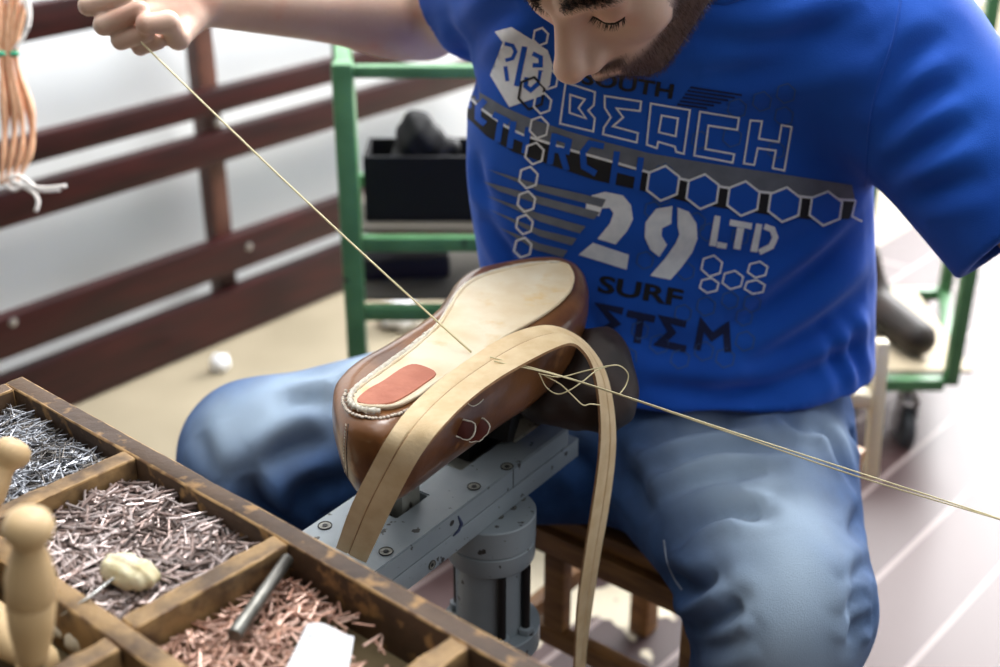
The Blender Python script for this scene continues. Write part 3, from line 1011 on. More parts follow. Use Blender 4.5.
# ------------------------------------------------------------------ shoe being resoled
ZS = 0.82
M_shoe = mat('tan_brown_leather', srgb(132, 86, 48), srgb(92, 56, 30), rough=.28, scale=18, coat=.25, bump=.12, bscale=160, c3=srgb(176, 128, 84), s3=26, lo3=.62, hi3=.75)
M_insole = mat('cream_insole_leather', srgb(232, 218, 192), srgb(220, 198, 162), rough=.7, scale=22, bump=.25, bscale=180, c3=srgb(220, 184, 120), s3=26, lo3=.57, hi3=.72)
M_orange = mat('salmon_leather', srgb(196, 124, 100), srgb(178, 106, 84), rough=.75, scale=50, bump=.3, bscale=160)
M_cord = mat('offwhite_cord', srgb(228, 222, 208), srgb(200, 190, 172), rough=.7, scale=200, bump=.3, bscale=600)
M_strap = mat('undyed_leather', srgb(236, 210, 168), srgb(224, 194, 148), rough=.6, scale=60, bump=.2, bscale=400)
M_strapedge = mat('leather_cut_edge', srgb(186, 146, 106), srgb(160, 118, 82), rough=.8, scale=90, bump=.4, bscale=500)
M_thread = mat('waxed_thread', srgb(226, 212, 168), rough=.5)
M_darkleather = mat('dark_brown_leather', srgb(46, 29, 22), srgb(28, 18, 14), rough=.55, scale=25, bump=.2, bscale=150)
M_redleather = mat('dark_red_leather', srgb(96, 34, 24), srgb(70, 22, 16), rough=.45, scale=40, bump=.2)

outline_px = [(333, 405), (336, 386), (354, 368), (382, 352), (412, 333), (434, 316), (446, 300), (455, 286), (472, 275), (500, 268), (535, 263), (563, 264), (580, 271), (587, 284), (586, 303), (574, 322), (550, 341), (520, 359), (490, 379), (460, 399), (432, 419), (408, 434), (385, 442), (362, 440), (342, 428)]
out2 = np.array([PZ(x, y, ZS - .012)[:2] for x, y in outline_px])
oc = spline_closed(out2, 6)
def offs(poly, d):
    t = np.roll(poly, -1, 0) - np.roll(poly, 1, 0)
    n = np.stack([t[:, 1], -t[:, 0]], 1)
    n /= np.linalg.norm(n, axis=1)[:, None]
    area = np.sum(poly[:, 0] * np.roll(poly[:, 1], -1) - np.roll(poly[:, 0], -1) * poly[:, 1])
    if area < 0: n = -n
    return poly + n * d
heel = out2[[0, 1, 24]].mean(0); toe = out2[[12, 13]].mean(0)
sax = (toe - heel) / np.linalg.norm(toe - heel)
prof = [(0, -.020), (.0002, -.0165), (-.001, -.011), (-.004, -.005), (-.009, -.001), (-.014, .0), (-.022, .0012), (-.034, .0012), (-.046, -.0005), (-.058, -.003), (-.068, -.0075), (-.075, -.013), (-.079, -.020), (-.080, -.027)]
def shoe_mesh():
    vs = []; n = len(oc)
    sl = np.clip(((oc - heel) @ sax) / np.linalg.norm(toe - heel), 0, 1)
    depth = 1.06 - .30 * np.clip((sl - .55) / .45, 0, 1) ** 1.3
    for z, d in prof:
        q = offs(oc, d)
        if d < -.012:       # keep ring tidy
            q = q * .5 + .25 * (np.roll(q, 1, 0) + np.roll(q, -1, 0))
        for k in range(n):
            zz = z * depth[k] if z < -.014 else z
            vs.append((q[k, 0], q[k, 1], ZS + zz - .0))
    fs = []
    for i in range(len(prof) - 1):
        for k in range(n):
            k2 = (k + 1) % n
            fs.append([i * n + k, i * n + k2, (i + 1) * n + k2, (i + 1) * n + k])
    fs.append(list(range(n))[::-1]); fs.append([(len(prof) - 1) * n + k for k in range(n)])
    return vs, fs
v, fc = shoe_mesh()
hc0 = (heel[0], heel[1], ZS - .08)
shoe = tag(mesh_obj('brown_shoe', v, fc, M_shoe, sm=True, origin=hc0), 'tan brown leather shoe held upside down on the grey stand, sole bare', 'shoe')
bm = bmesh.new(); bm.from_mesh(shoe.data); bmesh.ops.recalc_face_normals(bm, faces=bm.faces); bm.to_mesh(shoe.data); bm.free()
def bvh_of(verts, faces):
    return BVHTree.FromPolygons([tuple(p) for p in verts], [tuple(f) for f in faces])
shoe_bvh = bvh_of(v, fc)
def cast(bvh, px, py):
    r = Vector(ray(px, py)); L = r.length
    h = bvh.ray_cast(Vector(CAM), r / L)
    if h[0] is None: return None
    return h[0], h[1], h[3] / L     # point, normal, depth t

def plate_z(px_pts, z, th, m, name, parent, closed_spline=4, bump=0):
    pts = spline_closed([PZ(x, y, z)[:2] for x, y in px_pts], closed_spline) if closed_spline else np.array([PZ(x, y, z)[:2] for x, y in px_pts])
    bm = bmesh.new()
    top = [bm.verts.new((p[0], p[1], z)) for p in pts]; bot = [bm.verts.new((p[0], p[1], z - th)) for p in pts]
    n = len(pts)
    bm.faces.new(top); bm.faces.new(bot[::-1])
    for k in range(n): bm.faces.new((top[k], bot[k], bot[(k + 1) % n], top[(k + 1) % n]))
    bmesh.ops.triangulate(bm, faces=[f for f in bm.faces if len(f.verts) > 4])
    return bm_obj(name, bm, m, parent, sm=40)
insole_px = [(349, 400), (356, 390), (375, 376), (395, 362), (412, 349), (438, 326), (450, 308), (459, 293), (474, 280), (500, 271), (530, 265), (555, 262), (569, 267), (573, 280), (567, 294), (552, 308), (530, 322), (504, 337), (480, 353), (458, 368), (438, 381), (415, 397), (392, 406), (368, 406), (354, 404)]
ins = plate_z(insole_px, ZS + .0028, .0045, M_insole, 'insole', shoe)
plate_z([(357, 399), (368, 389), (384, 380), (400, 369), (412, 364), (424, 366), (436, 373), (424, 383), (408, 394), (392, 402), (375, 404), (363, 403)], ZS + .0042, .0014, M_orange, 'heel_patch', shoe, 3)
# raised rim of the insole and the corded stitching
rim = spline_closed([PZ(x, y, ZS + .003) for x, y in insole_px], 5)
bm = bmesh.new(); bm_tube(bm, rim, [.0016 + .0003 * math.sin(i * 1.3) for i in range(len(rim))], 8, closed=True)
bm_obj('insole_rib', bm, M_insole, shoe, sm=True)
cordp = [(560, 262), (530, 263), (500, 269), (474, 278), (457, 292), (448, 307), (436, 325), (412, 346), (393, 360), (374, 374), (357, 387), (350, 397), (352, 404), (362, 409), (380, 411)]
cp = spline([PZ(x, y, ZS + .0035) for x, y in cordp], 14)
bm = bmesh.new()
bm_tube(bm, cp, [(.0011 if i < 90 else .0018) + (.0009 if i > 84 else .0002) * abs(math.sin(i * .55)) for i in range(len(cp))], 8)
if True:
    side = []
    for i in range(90, len(cp) - 1, 6):
        t_ = cp[i + 1] - cp[i - 1]; nn = np.array([-t_[1], t_[0], 0]); nn /= np.linalg.norm(nn)
        a = cp[i] - nn * .0035; b = cp[i] + nn * .0032 + t_ * .8
        bm_tube(bm, [a - np.array([0, 0, .001]), (a + b) / 2 + np.array([0, 0, .0025]), b - np.array([0, 0, .001])], .0010, 6)
bm_obj('corded_stitch', bm, M_cord, shoe, sm=True)
# row of little awl holes and nubs round the heel
bm = bmesh.new()
row = spline([PZ(x, y, ZS + .0006) for x, y in ((432, 395), (415, 407), (398, 414), (380, 418), (362, 417), (348, 411), (343, 402), (346, 391))], 5)
for p_ in row:
    bm_lathe(bm, p_ + rng.normal(0, .0004, 3) * np.array([1, 1, 0]), (0, 0, 1), [(-.0005, .0016), (.0006, .0015), (.0012, .0008), (.0013, 0)], 8)
bm_obj('stitch_nubs', bm, mat('pale_nub', srgb(214, 200, 184), rough=.5), shoe, sm=True)
bm = bmesh.new()
for i in range(0, len(row) - 1):
    p_ = (row[i] + row[i + 1]) / 2
    bm_lathe(bm, p_ + np.array([0, 0, -.0002]), (0, 0, 1), [(0, .0009), (.0004, .0009)], 8)
bm_obj('awl_holes', bm, M_hole, shoe)
# back seam on the heel
bm = bmesh.new()
for i in range(17):
    y = 424 + i * 3.3; x = 346 - 2 * math.sin((y - 424) / 55 * 3)
    a = cast(shoe_bvh, x, y); b = cast(shoe_bvh, x + .1, y + 1.9)
    if a and b: bm_tube(bm, [a[0] + a[1] * .0003, b[0] + b[1] * .0003], .0004, 5)
bm_obj('back_seam', bm, M_cord, shoe)
bm = bmesh.new()
pp = [cast(shoe_bvh, 348.5 - 2 * math.sin(i * 3.3 / 55 * 3), 424 + i * 3.3) for i in range(17)]
bm_tube(bm, [p[0] for p in pp if p], .0005, 6); bm_obj('seam_fold', bm, M_darkleather, shoe)
# crease stitch and pull tab of the shoe
def plate_cast(px_pts, dt, th, m, name, parent, tfix=None):
    cx = sum(p[0] for p in px_pts) / len(px_pts); cy = sum(p[1] for p in px_pts) / len(px_pts)
    c = cast(shoe_bvh, cx, cy)
    t0 = (c[2] if c else tfix) - dt
    pts = spline_closed(px_pts, 3)
    bm = bmesh.new()
    A = [bm.verts.new(P(x, y, t0)) for x, y in pts]; B = [bm.verts.new(P(x, y, t0 + th)) for x, y in pts]
    ca = bm.verts.new(P(cx, cy, t0 - .002)); cb = bm.verts.new(P(cx, cy, t0 + th + .001)); n = len(A)
    for k in range(n):
        k2 = (k + 1) % n
        bm.faces.new((A[k], A[k2], ca)); bm.faces.new((B[k2], B[k], cb)); bm.faces.new((A[k], B[k], B[k2], A[k2]))
    o = bm_obj(name, bm, m, parent, sm=50)
    bm = bmesh.new(); bm_tube(bm, [P(x + rng.normal(0, .4), y + rng.normal(0, .4), t0) for x, y in pts], [.0005 + .0004 * rng.random() for _ in pts], 6, closed=True)
    bm_obj('frayed_edge', bm, M_cord, o, sm=True)
    return o
plate_cast([(451, 429), (455, 421), (464, 420), (475, 424), (474, 433), (467, 440), (457, 437)], .006, .003, M_redleather, 'pull_tab', shoe, 1.08)
plate_cast([(476, 424), (480, 418), (489, 424), (487, 434), (479, 441), (469, 441), (473, 432)], .006, .003, M_redleather, 'pull_tab', shoe, 1.08)
bm = bmesh.new(); pts = []
for x, y in ((464, 399), (468, 404), (473, 406), (479, 403), (483, 399)):
    c = cast(shoe_bvh, x, y)
    if c: pts.append(c[0] + c[1] * .0004)
if len(pts) > 2: bm_tube(bm, spline([list(p) for p in pts], 3), .0005, 6)
bm_obj('loose_stitch', bm, M_cord, shoe)

# dark leather pad beneath the toe
q = P(594, 372, 1.265)
def padf(p):
    d = ell(p, q, (.036, .045, .046), rotmat('Y', .3))
    d = smin(d, ell(p, P(610, 402, 1.25), (.024, .03, .027)), .03)
    d = smin(d, ell(p, P(560, 400, 1.25), (.045, .035, .022)), .03)
    return d + .0012 * np.sin(p[:, 0] * 190 + p[:, 2] * 100) * np.sin(p[:, 1] * 150)
v, fc = snet(padf, q - .12, q + .12, .0035)
tag(mesh_obj('leather_pad', v, fc, M_darkleather, sm=True), 'dark brown rounded leather pad under the toe of the upturned shoe', 'leather pad')

# welt strap
st = [((336, 548), (366, 563), 1.094, 1.094), ((351, 506), (387, 519), 1.05, 1.05), ((370, 468), (404, 485), 1.022, 1.022), ((388, 436), (421, 455), 1.004, 1.004),
      ((408, 409), (441, 428), None, None), ((437, 382), (469, 400), None, None), ((470, 358), (500, 377), None, None), ((500, 339), (530, 360), None, None),
      ((524, 329), (552, 349), 1.143, 1.118), ((548, 325), (570, 343), 1.158, 1.130), ((570, 331), (581, 348), 1.168, 1.143), ((589, 345), (591, 362), 1.178, 1.155), ((604, 367), (597, 383), 1.19, 1.168),
      ((612, 394), (600, 406), 1.203, 1.182), ((616, 428), (601, 434), 1.222, 1.200), ((615, 462), (599, 464), 1.241, 1.219), ((609, 508), (593, 506), 1.264, 1.242), ((601, 553), (586, 550), 1.287, 1.265),
      ((593, 604), (579, 600), 1.312, 1.290), ((587, 650), (576, 648), 1.335, 1.313), ((584, 700), (574, 700), 1.36, 1.338)]
Ls = []; Rs = []
for l, r, tl, tr in st:
    Ls.append(PZ(*l, ZS + .0062) if tl is None else P(*l, tl)); Rs.append(PZ(*r, ZS + .0062) if tr is None else P(*r, tr))
Ls = spline(Ls, 6); Rs = spline(Rs, 6)
n = len(Ls); vs = []; fs = []; mi = []
th = .0026
cs = [(0, 0), (.18, .0002), (.36, .0002), (.40, -.0007), (.43, -.0002), (.48, .0003), (.75, .0003), (1, 0)]   # groove along the strap
cs = cs + [(1, -th), (.5, -th), (0, -th)]
for i in range(n):
    t_ = (Ls[min(i + 1, n - 1)] + Rs[min(i + 1, n - 1)] - Ls[max(i - 1, 0)] - Rs[max(i - 1, 0)]); t_ /= np.linalg.norm(t_)
    w_ = Rs[i] - Ls[i]; wn = w_ / np.linalg.norm(w_)
    nn = np.cross(wn, t_); nn /= np.linalg.norm(nn)
    for a, h in cs: vs.append(Ls[i] + w_ * a + nn * h * (1.0))
m_ = len(cs)
for i in range(n - 1):
    for k in range(m_):
        k2 = (k + 1) % m_
        fs.append([i * m_ + k, i * m_ + k2, (i + 1) * m_ + k2, (i + 1) * m_ + k]); mi.append(1 if k in (7, 10) or k == 3 else 0)
fs.append(list(range(m_))); mi.append(1); fs.append([(n - 1) * m_ + k for k in range(m_)][::-1]); mi.append(1)
strap = mesh_obj('leather_strap', vs, fs, [M_strap, M_strapedge], mat_idx=mi, sm=35, origin=vs[0])
bm = bmesh.new(); bm.from_mesh(strap.data); bmesh.ops.recalc_face_normals(bm, faces=bm.faces); bm.to_mesh(strap.data); bm.free()
tag(strap, 'long pale undyed leather welt strap looping over the shoe and hanging down', 'leather strap')
# ------------------------------------------------------------------ thread
GRIP = P(141, 42, 1.235)
thr = empty('waxed_thread', PZ(470, 351, ZS + .004), 'long pale waxed thread stitched through the sole and pulled out both ways', 'thread')
bm = bmesh.new()
E0 = PZ(471, 352, ZS + .0045)
pts = [GRIP + (E0 - GRIP) * k / 20 + np.array([0, 0, -.004 * math.sin(math.pi * k / 20)]) for k in range(21)]
bm_tube(bm, pts, .00095, 8); bm_obj('strand', bm, M_thread, thr, sm=True)
LH = P(1096, 550, 1.02)
for (x, y, dz) in ((490, 357, 0), (494, 361, .002)):
    A = PZ(x, y, ZS + .0085)
    mid = P(575 + dz * 300, 380 + dz * 400, 1.10)
    c = spline([A, mid, P(730, 431 + dz * 900, 1.06), P(872, 477 + dz * 2000, 1.04), LH + np.array([0, 0, dz])], 8)
    bm = bmesh.new(); bm_tube(bm, c, .00065, 8); bm_obj('strand', bm, M_thread, thr, sm=True)
for pl_, tt in (([(540, 374), (560, 377), (585, 371), (608, 366), (620, 366), (628, 374), (626, 385), (619, 395)], 1.105),
                ([(539, 373), (546, 387), (557, 394), (568, 391), (582, 382), (596, 371), (609, 366)], 1.11),
                ([(545, 376), (560, 384), (572, 395), (583, 405), (590, 404), (600, 405)], 1.108)):
    c = spline([P(x, y, tt + .006 * math.sin(i * 1.4)) for i, (x, y) in enumerate(pl_)], 6)
    bm = bmesh.new(); bm_tube(bm, c, .0006, 8); bm_obj('loop', bm, M_thread, thr, sm=True)

# ------------------------------------------------------------------ hanging bundle of laces, top left
M_lace = mat('peach_laces', srgb(226, 178, 142), srgb(204, 150, 112), rough=.55, scale=30, stretch=(8, 8, 1), sub=.1)
M_white_fray = mat('frayed_white_ends', srgb(232, 226, 220), rough=.8)
bun = empty('lace_bundle', P(14, 60, 1.75), 'bundle of peach leather laces tied with green cord, hanging top left', 'laces')
for k in range(12):
    x0 = 2 + (k % 4) * 8 + rng.uniform(-2, 2); t = 1.75 + (k // 4) * .012
    x1 = 0 + (k % 4) * 9
    pts = [P(x0 - 2, -60, t), P(x0, -10, t), P(8 + (x0 - 14) * .6, 54, t), P(x1 + rng.uniform(0, 8), 110, t), P(x1 + 4, 150, t), P(8 + (x1 - 14) * .5, 185, t)]
    bm = bmesh.new(); c = spline(pts, 5); bm_tube(bm, c, [.0036 + .0012 * math.sin(i) for i in range(len(c))], 7)
    bm_obj('lace', bm, M_lace, bun, sm=True)
M_tie = mat('green_cord', srgb(20, 128, 92), rough=.6)
for x in (1, 15):
    bm = bmesh.new(); bm_lathe(bm, P(x, 56, 1.725), (0, 0, 1), [(0, .005), (.003, .0075), (.006, .005)], 12)
    bm_obj('green_tie', bm, M_tie, bun, sm=True)
for pts in (((12, 180), (25, 186), (45, 188), (66, 186)), ((10, 182), (30, 190), (38, 200), (36, 212)), ((8, 178), (20, 176), (40, 190), (60, 190)), ((5, 184), (14, 190), (22, 186), (34, 184)), ((28, 30), (30, 10), (24, -10), (20, -30)), ((14, 50), (24, 36), (29, 18), (24, 0))):
    bm = bmesh.new(); c = spline([P(x, y, 1.74) for x, y in pts], 5); bm_tube(bm, c, .0028, 6)
    bm_obj('frayed_end', bm, M_white_fray, bun, sm=True)
# ------------------------------------------------------------------ worker
M_skin = mat('skin', srgb(222, 188, 168), srgb(210, 172, 150), rough=.45, scale=14, sub=.12, bump=.12, bscale=260, c3=srgb(214, 150, 128), s3=18, lo3=.55, hi3=.8, attr=('beard', srgb(70, 46, 34)))
M_hair = mat('dark_brown_hair', srgb(36, 22, 16), srgb(24, 14, 10), rough=.45, scale=60)
M_beard = mat('brown_beard_hair', srgb(70, 44, 30), rough=.5)

# head pose found from facial landmarks seen in the photograph
LM = [((0, .122, -.036), (563, 65)), ((0, .122, -.036), (563, 66)), ((-.017, .082, -.001), (575, 29)), ((-.047, .066, .001), (634, 23)), ((-.017, .100, -.043), (598, 50)), ((-.028, .092, .022), (588, 6)),
      ((.030, .088, .022), (520, 3)), ((-.027, .080, -.070), (636, 62)), ((-.056, -.002, -.070), (722, -22)), ((-.080, -.012, -.045), (738, -40)), ((0, .092, .006), (548, 16))]
SC = 1.11
def rot3(a):
    return np.array((Matrix.Rotation(a[2], 3, 'Z') @ Matrix.Rotation(a[1], 3, 'X') @ Matrix.Rotation(a[0], 3, 'Y')))
def resid(x):
    R = rot3(x[:3]); c = x[3:6]; out = []
    for l, (px, py) in LM:
        w = c + R @ (np.array(l) * SC) - CAM
        t = w @ FW
        out += [500 + F * (w @ RT) / t - px, 333.5 - F * (w @ UP) / t - py]
    out.append(((c - CAM) @ FW - 1.10) * 900)
    out.append((x[2] - 2.42) * 400)
    return np.array(out)
best = None
for yaw in (2.2, 2.5):
    for pit in (-.4, -.9):
        x = np.array([0, pit, yaw, *P(620, -40, 1.12)])
        lam = 1.0
        for it in range(60):
            r0 = resid(x); J = np.stack([(resid(x + np.eye(6)[i] * 1e-5) - r0) / 1e-5 for i in range(6)], 1)
            A = J.T @ J
            dx = -np.linalg.solve(A + lam * np.diag(np.diag(A) + 1e-6), J.T @ r0)
            if (resid(x + dx) ** 2).sum() < (r0 ** 2).sum(): x = x + dx; lam = max(lam / 3, 1e-6)
            else: lam *= 4
        c_ = (resid(x) ** 2).sum()
        if best is None or c_ < best[0]: best = (c_, x)
HX = best[1]; HR = rot3(HX[:3]); HC = HX[3:6]
print('HEAD', best[0], HX, 't', (HC - CAM) @ FW, 'fwd', HR[:, 1], 'up', HR[:, 2])
print(resid(HX).round(1))

def headf(pw):
    p = ((pw - HC) @ HR) / SC
    ap = p.copy(); ap[:, 0] = np.abs(ap[:, 0])
    d = ell(p, (0, -.018, .040), (.076, .096, .083))
    d = smin(d, ell(p, (0, .022, -.020), (.062, .066, .082)), .03)
    d = smin(d, ell(p, (0, .052, -.088), (.032, .030, .026)), .03)
    d = smin(d, cap(ap, (.052, .002, -.062), (.020, .056, -.098), .018, .014), .022)
    d = smin(d, ell(ap, (.040, .056, -.024), (.024, .022, .022)), .02)
    d = smin(d, cap(ap, (.008, .083, .018), (.040, .070, .020), .011, .010), .014)
    d = smax(d, -ell(ap, (.033, .098, -.001), (.020, .019, .012)), .012)
    d = smin(d, ell(ap, (.032, .068, -.002), (.0165, .0155, .0140)), .004)
    lid = np.exp(-((ap[:, 2] + .0065 - .004 * ((ap[:, 0] - .032) / .016) ** 2) / .0012) ** 2) * np.exp(-((ap[:, 0] - .032) / .015) ** 4)
    d = d + .0011 * lid * (p[:, 1] > .05)
    d = smin(d, ell(p, (0, .066, -.062), (.036, .032, .030)), .016)
    d = smin(d, cap(p, (0, .076, .0), (0, .086, -.040), .012, .018), .010)
    n = cap(p, (0, .086, .006), (0, .112, -.034), .0080, .0118)
    n = smin(n, ell(p, (0, .113, -.036), (.0125, .0115, .0115)), .006)
    n = smin(n, ell(ap, (.0125, .100, -.042), (.0080, .0105, .0085)), .006)
    d = smin(d, n, .009)
    d = smax(d, -ell(ap, (.0070, .104, -.0505), (.0040, .0060, .0040)), .003)
    d = smin(d, cap(ap, (0, .0955, -.0640), (.022, .082, -.0685), .0058, .0035), .004)
    d = smin(d, cap(ap, (0, .0940, -.0760), (.018, .083, -.0735), .0070, .004), .004)
    d = smin(d, ell(ap, (.078, -.012, -.010), (.009, .019, .031)), .010)
    d = smax(d, -ell(ap, (.086, -.006, -.006), (.006, .010, .017)), .004)
    return d * SC
def HW_(l): return HC + HR @ (np.array(l) * SC)

NB = P(722, -48, 1.235)            # neck base
Rs = P(548, -40, 1.275); Re = P(424, 14, 1.50); Rw = P(206, 0, 1.305)
Ls_ = P(900, 34, 1.245); Le = P(1100, 290, 1.24); Lw = P(1125, 490, 1.05)

FK = .0095
fing = [  # right hand, closed round the thread
    [P(160, -30, 1.285), P(92, -10, 1.262), P(88, 6, 1.245), P(128, -4, 1.238)],
    [P(168, -18, 1.290), P(106, 10, 1.262), P(104, 25, 1.243), P(140, 10, 1.233)],
    [P(172, -4, 1.295), P(124, 30, 1.270), P(121, 40, 1.252), P(146, 33, 1.240)],
    [P(178, 8, 1.300), P(140, 40, 1.276), P(140, 47, 1.262), P(158, 42, 1.252)]]
frad = [.0092, .0100, .0094, .0080]
thumb = [P(196, 14, 1.290), P(178, 38, 1.258), P(168, 22, 1.236), P(146, 24, 1.226)]
# left hand, just outside the frame, holding the other ends
LHC = LH
lw_dir = (LHC - Lw) / np.linalg.norm(LHC - Lw)
lu = np.array([-.3, -.2, .93]); lu -= lw_dir * (lu @ lw_dir); lu /= np.linalg.norm(lu); ls = np.cross(lw_dir, lu)
PL = Lw + lw_dir * .055
lf = []
for k in range(4):
    o_ = ls * (.027 - .018 * k)
    b_ = PL + lw_dir * (.034 - .004 * abs(k - 1)) + o_
    lf.append([b_, b_ + lw_dir * .024 - lu * .022, b_ + lw_dir * .010 - lu * .044, b_ - lw_dir * .012 - lu * .034])
lth = [PL - lw_dir * .02 + ls * .030, PL + lw_dir * .014 + ls * .046 - lu * .014, PL + lw_dir * .036 + ls * .030 - lu * .034]
def handd(p, palm_a, palm_b, F_, R_, T_, tr=.0105):
    d = smin(cap(p, palm_a, palm_b, .024, .029), cap(p, (np.array(palm_a) + F_[0][0]) / 2, F_[3][0], .018, .016), .02)
    for ch, r in zip(F_, R_):
        f_ = cap(p, ch[0], ch[1], r * 1.12, r * 1.04)
        for a, b in zip(ch[1:-1], ch[2:]): f_ = smin(f_, cap(p, a, b, r * 1.02, r * .93), .003)
        d = smin(d, f_, .0035)
    f_ = cap(p, T_[0], T_[1], tr * 1.5, tr * 1.08)
    for a, b in zip(T_[1:-1], T_[2:]): f_ = smin(f_, cap(p, a, b, tr * 1.05, tr * .95), .004)
    return smin(d, f_, .005)
def bodyf(p):
    d = headf(p)
    nk = cap(p, HW_((0, -.030, -.035)), NB + np.array([.01, .025, -.03]), .050, .054)
    d = smin(d, nk, .025)
    d = smin(d, cap(p, Rs + np.array([.02, .01, -.02]), Ls_ + np.array([-.02, .01, -.01]), .046, .046), .04)
    d = smin(d, cap(p, NB + np.array([0, .03, -.085]), P(700, 130, 1.43), .070, .10), .03)
    a = cap(p, Rs, Re, .052, .046)
    t_, dd_ = seg(p, Re, Rw)
    rad = .047 + .010 * np.exp(-((t_ - .16) / .2) ** 2) - .0205 * t_
    a = smin(a, dd_ - rad, .015)
    hr = handd(p, Rw + (Rw - Re) * .06, P(170, 4, 1.290), fing, frad, thumb)
    hr = smin(hr, cap(p, P(186, 14, 1.285), P(150, 20, 1.268), .021, .017), .006)
    a = smin(a, hr, .012)
    d = smin(d, a, .02)
    b = cap(p, Ls_ + np.array([0, .0, -.01]), Le, .050, .045)
    t_, dd_ = seg(p, Le, Lw)
    b = smin(b, dd_ - (.047 + .006 * np.exp(-((t_ - .2) / .2) ** 2) - .020 * t_), .015)
    b = smin(b, handd(p, Lw + lw_dir * .02, PL + lw_dir * .01, lf, [.009, .0095, .009, .008], lth), .012)
    return smin(d, b, .02)
pts_ = np.array([HW_((0, 0, .14)), HW_((.1, 0, 0)), HW_((-.1, 0, 0)), HW_((0, -.13, 0)), HW_((0, .14, 0)), Rs, Re, Rw, P(70, -10, 1.25), P(70, 50, 1.25), Ls_, Le, Lw, LHC + lw_dir * .05, NB, P(700, 200, 1.5), P(1180, 540, 1.05)])
lo = pts_.min(0) - .06; hi = pts_.max(0) + .06
bv, bf = snet(bodyf, lo, hi, .003, 6, 1.6)
SEAT = np.array([P(690, 430, 1.55)[0], P(690, 430, 1.55)[1], .46])
person = mesh_obj('person', bv, bf, M_skin, sm=True, origin=SEAT)
tag(person, 'bearded person in blue printed t-shirt and faded jeans bending over the shoe, pulling thread', 'person')
bn = vnormals(bv, bf)
hl = ((bv - HC) @ HR) / SC
# beard area as a skin tint
ax_ = np.abs(hl[:, 0])
def sstep(a, b, x):
    t = np.clip((x - a) / (b - a), 0, 1); return t * t * (3 - 2 * t)
def beard_w(h):
    ax = np.abs(h[:, 0])
    jaw = sstep(-.050, -.068, h[:, 2] + .35 * np.clip(.06 - h[:, 1], -1, .09) * -1.0 * 0) * sstep(-.025, .0, h[:, 1])
    side = sstep(-.030, -.05, h[:, 2] - (h[:, 1] < .05) * .02) * sstep(.045, .055, ax) * sstep(-.01, .005, h[:, 1]) * sstep(.075, .05, h[:, 1])
    mus = sstep(-.049, -.054, h[:, 2]) * sstep(-.075, -.06, h[:, 2]) * sstep(.036, .024, ax) * (h[:, 1] > .06)
    w = np.maximum(np.maximum(jaw * (h[:, 2] > -.125), side), mus)
    lips = np.exp(-((h[:, 2] + .070) / .005) ** 2) * (ax < .022) * (h[:, 1] > .07)
    return np.clip(w - lips, 0, 1) * (h[:, 1] < .109) * (np.linalg.norm(h - np.array([0, .03, -.03]), axis=1) < .118)
bw_ = beard_w(hl)
at = person.data.attributes.new('beard', 'FLOAT', 'POINT')
at.data.foreach_set('value', (bw_ * .88).astype(np.float32))
def scatter(mask_w, n):
    w = mask_w / mask_w.sum(); return rng.choice(len(w), n, p=w)
i_ = scatter(bw_ + 1e-12, 14000)
down = HR @ np.array([0, .15, -1.0])
rt = bv[i_] + rng.normal(0, .0012, (len(i_), 3)); rt -= bn[i_] * .0006
strands('beard', rt, bn[i_] * .8 + down * .8, .0065, .00013, M_beard, person)
# eyebrows
eb = np.exp(-((hl[:, 2] - .027 - .10 * 0 + .9 * (ax_ - .028) ** 2 * 8) / .0042) ** 2) * sstep(.007, .012, ax_) * sstep(.052, .044, ax_) * (hl[:, 1] > .03)
i_ = scatter(eb + 1e-12, 2600)
sg = np.sign(hl[i_, 0])[:, None]
strands('eyebrows', bv[i_] + bn[i_] * .0002 + rng.normal(0, .0005, (len(i_), 3)), (HR @ np.array([1, 0, 0]))[None] * sg * .9 + bn[i_] * .45 + (HR @ np.array([0, 0, .3])), .008, .00016, M_hair, person, jit=.2)
# lashes
bb = bvh_of(bv, bf)
for s in (-1, 1):
    lash = []; ld = []
    for k in range(90):
        u = rng.uniform(-1, 1)
        l = np.array([s * (.032 + .0155 * u), .084 - .007 * abs(u) ** 2 , -.0075 + .004 * u * u])
        lash.append(HW_(l)); ld.append(HR @ np.array([s * .5 * u, .8, -.45]))
    lash = np.array(lash); ld = np.array(ld)
    for i in range(len(lash)):
        lash[i] = np.array(bb.find_nearest(Vector(lash[i]))[0])
    strands('eyelashes', lash, ld, .0075, .00022, M_hair, person, jit=.12)
for s in (-1, 1):
    bm = bmesh.new(); pts = []
    for k in range(9):
        u = -1 + k / 4
        pts.append(Vector(bb.find_nearest(Vector(HW_((s * (.032 + .0155 * u), .084 - .007 * u * u, -.0075 + .004 * u * u))))[0]))
    bm_tube(bm, pts, [.0006, .001, .0013, .0014, .0014, .0013, .0012, .001, .0006], 6); bm_obj('lid_line', bm, M_hair, person, sm=True)
# hair: a fitted cap and loose locks
def hairf(pw):
    p = ((pw - HC) @ HR) / SC
    d = ell(p, (0, -.020, .046), (.083, .100, .086)) 
    d = d + .002 * np.sin(p[:, 0] * 220 + p[:, 2] * 60) + .0015 * np.sin(p[:, 1] * 190)
    cut = -(p[:, 2] - .045 + .9 * np.clip(-(p[:, 1] - .045), 0, .12))     # hairline
    return smax(d, cut * .8, .012) * SC
lo = HC - .17; hi = HC + .17
hv, hf = snet(hairf, lo, hi, .004)
hair = mesh_obj('hair', hv, hf, M_hair, person, sm=True)
hn = vnormals(hv, hf)
i_ = rng.choice(len(hv), 5000)
hh = ((hv[i_] - HC) @ HR) / SC
strands('hair_locks', hv[i_], hn[i_] * .5 + (HR @ np.array([0, .7, -.1])) * np.sign(hh[:, 1] + .06)[:, None], .022, .0004, M_hair, person, jit=.25)

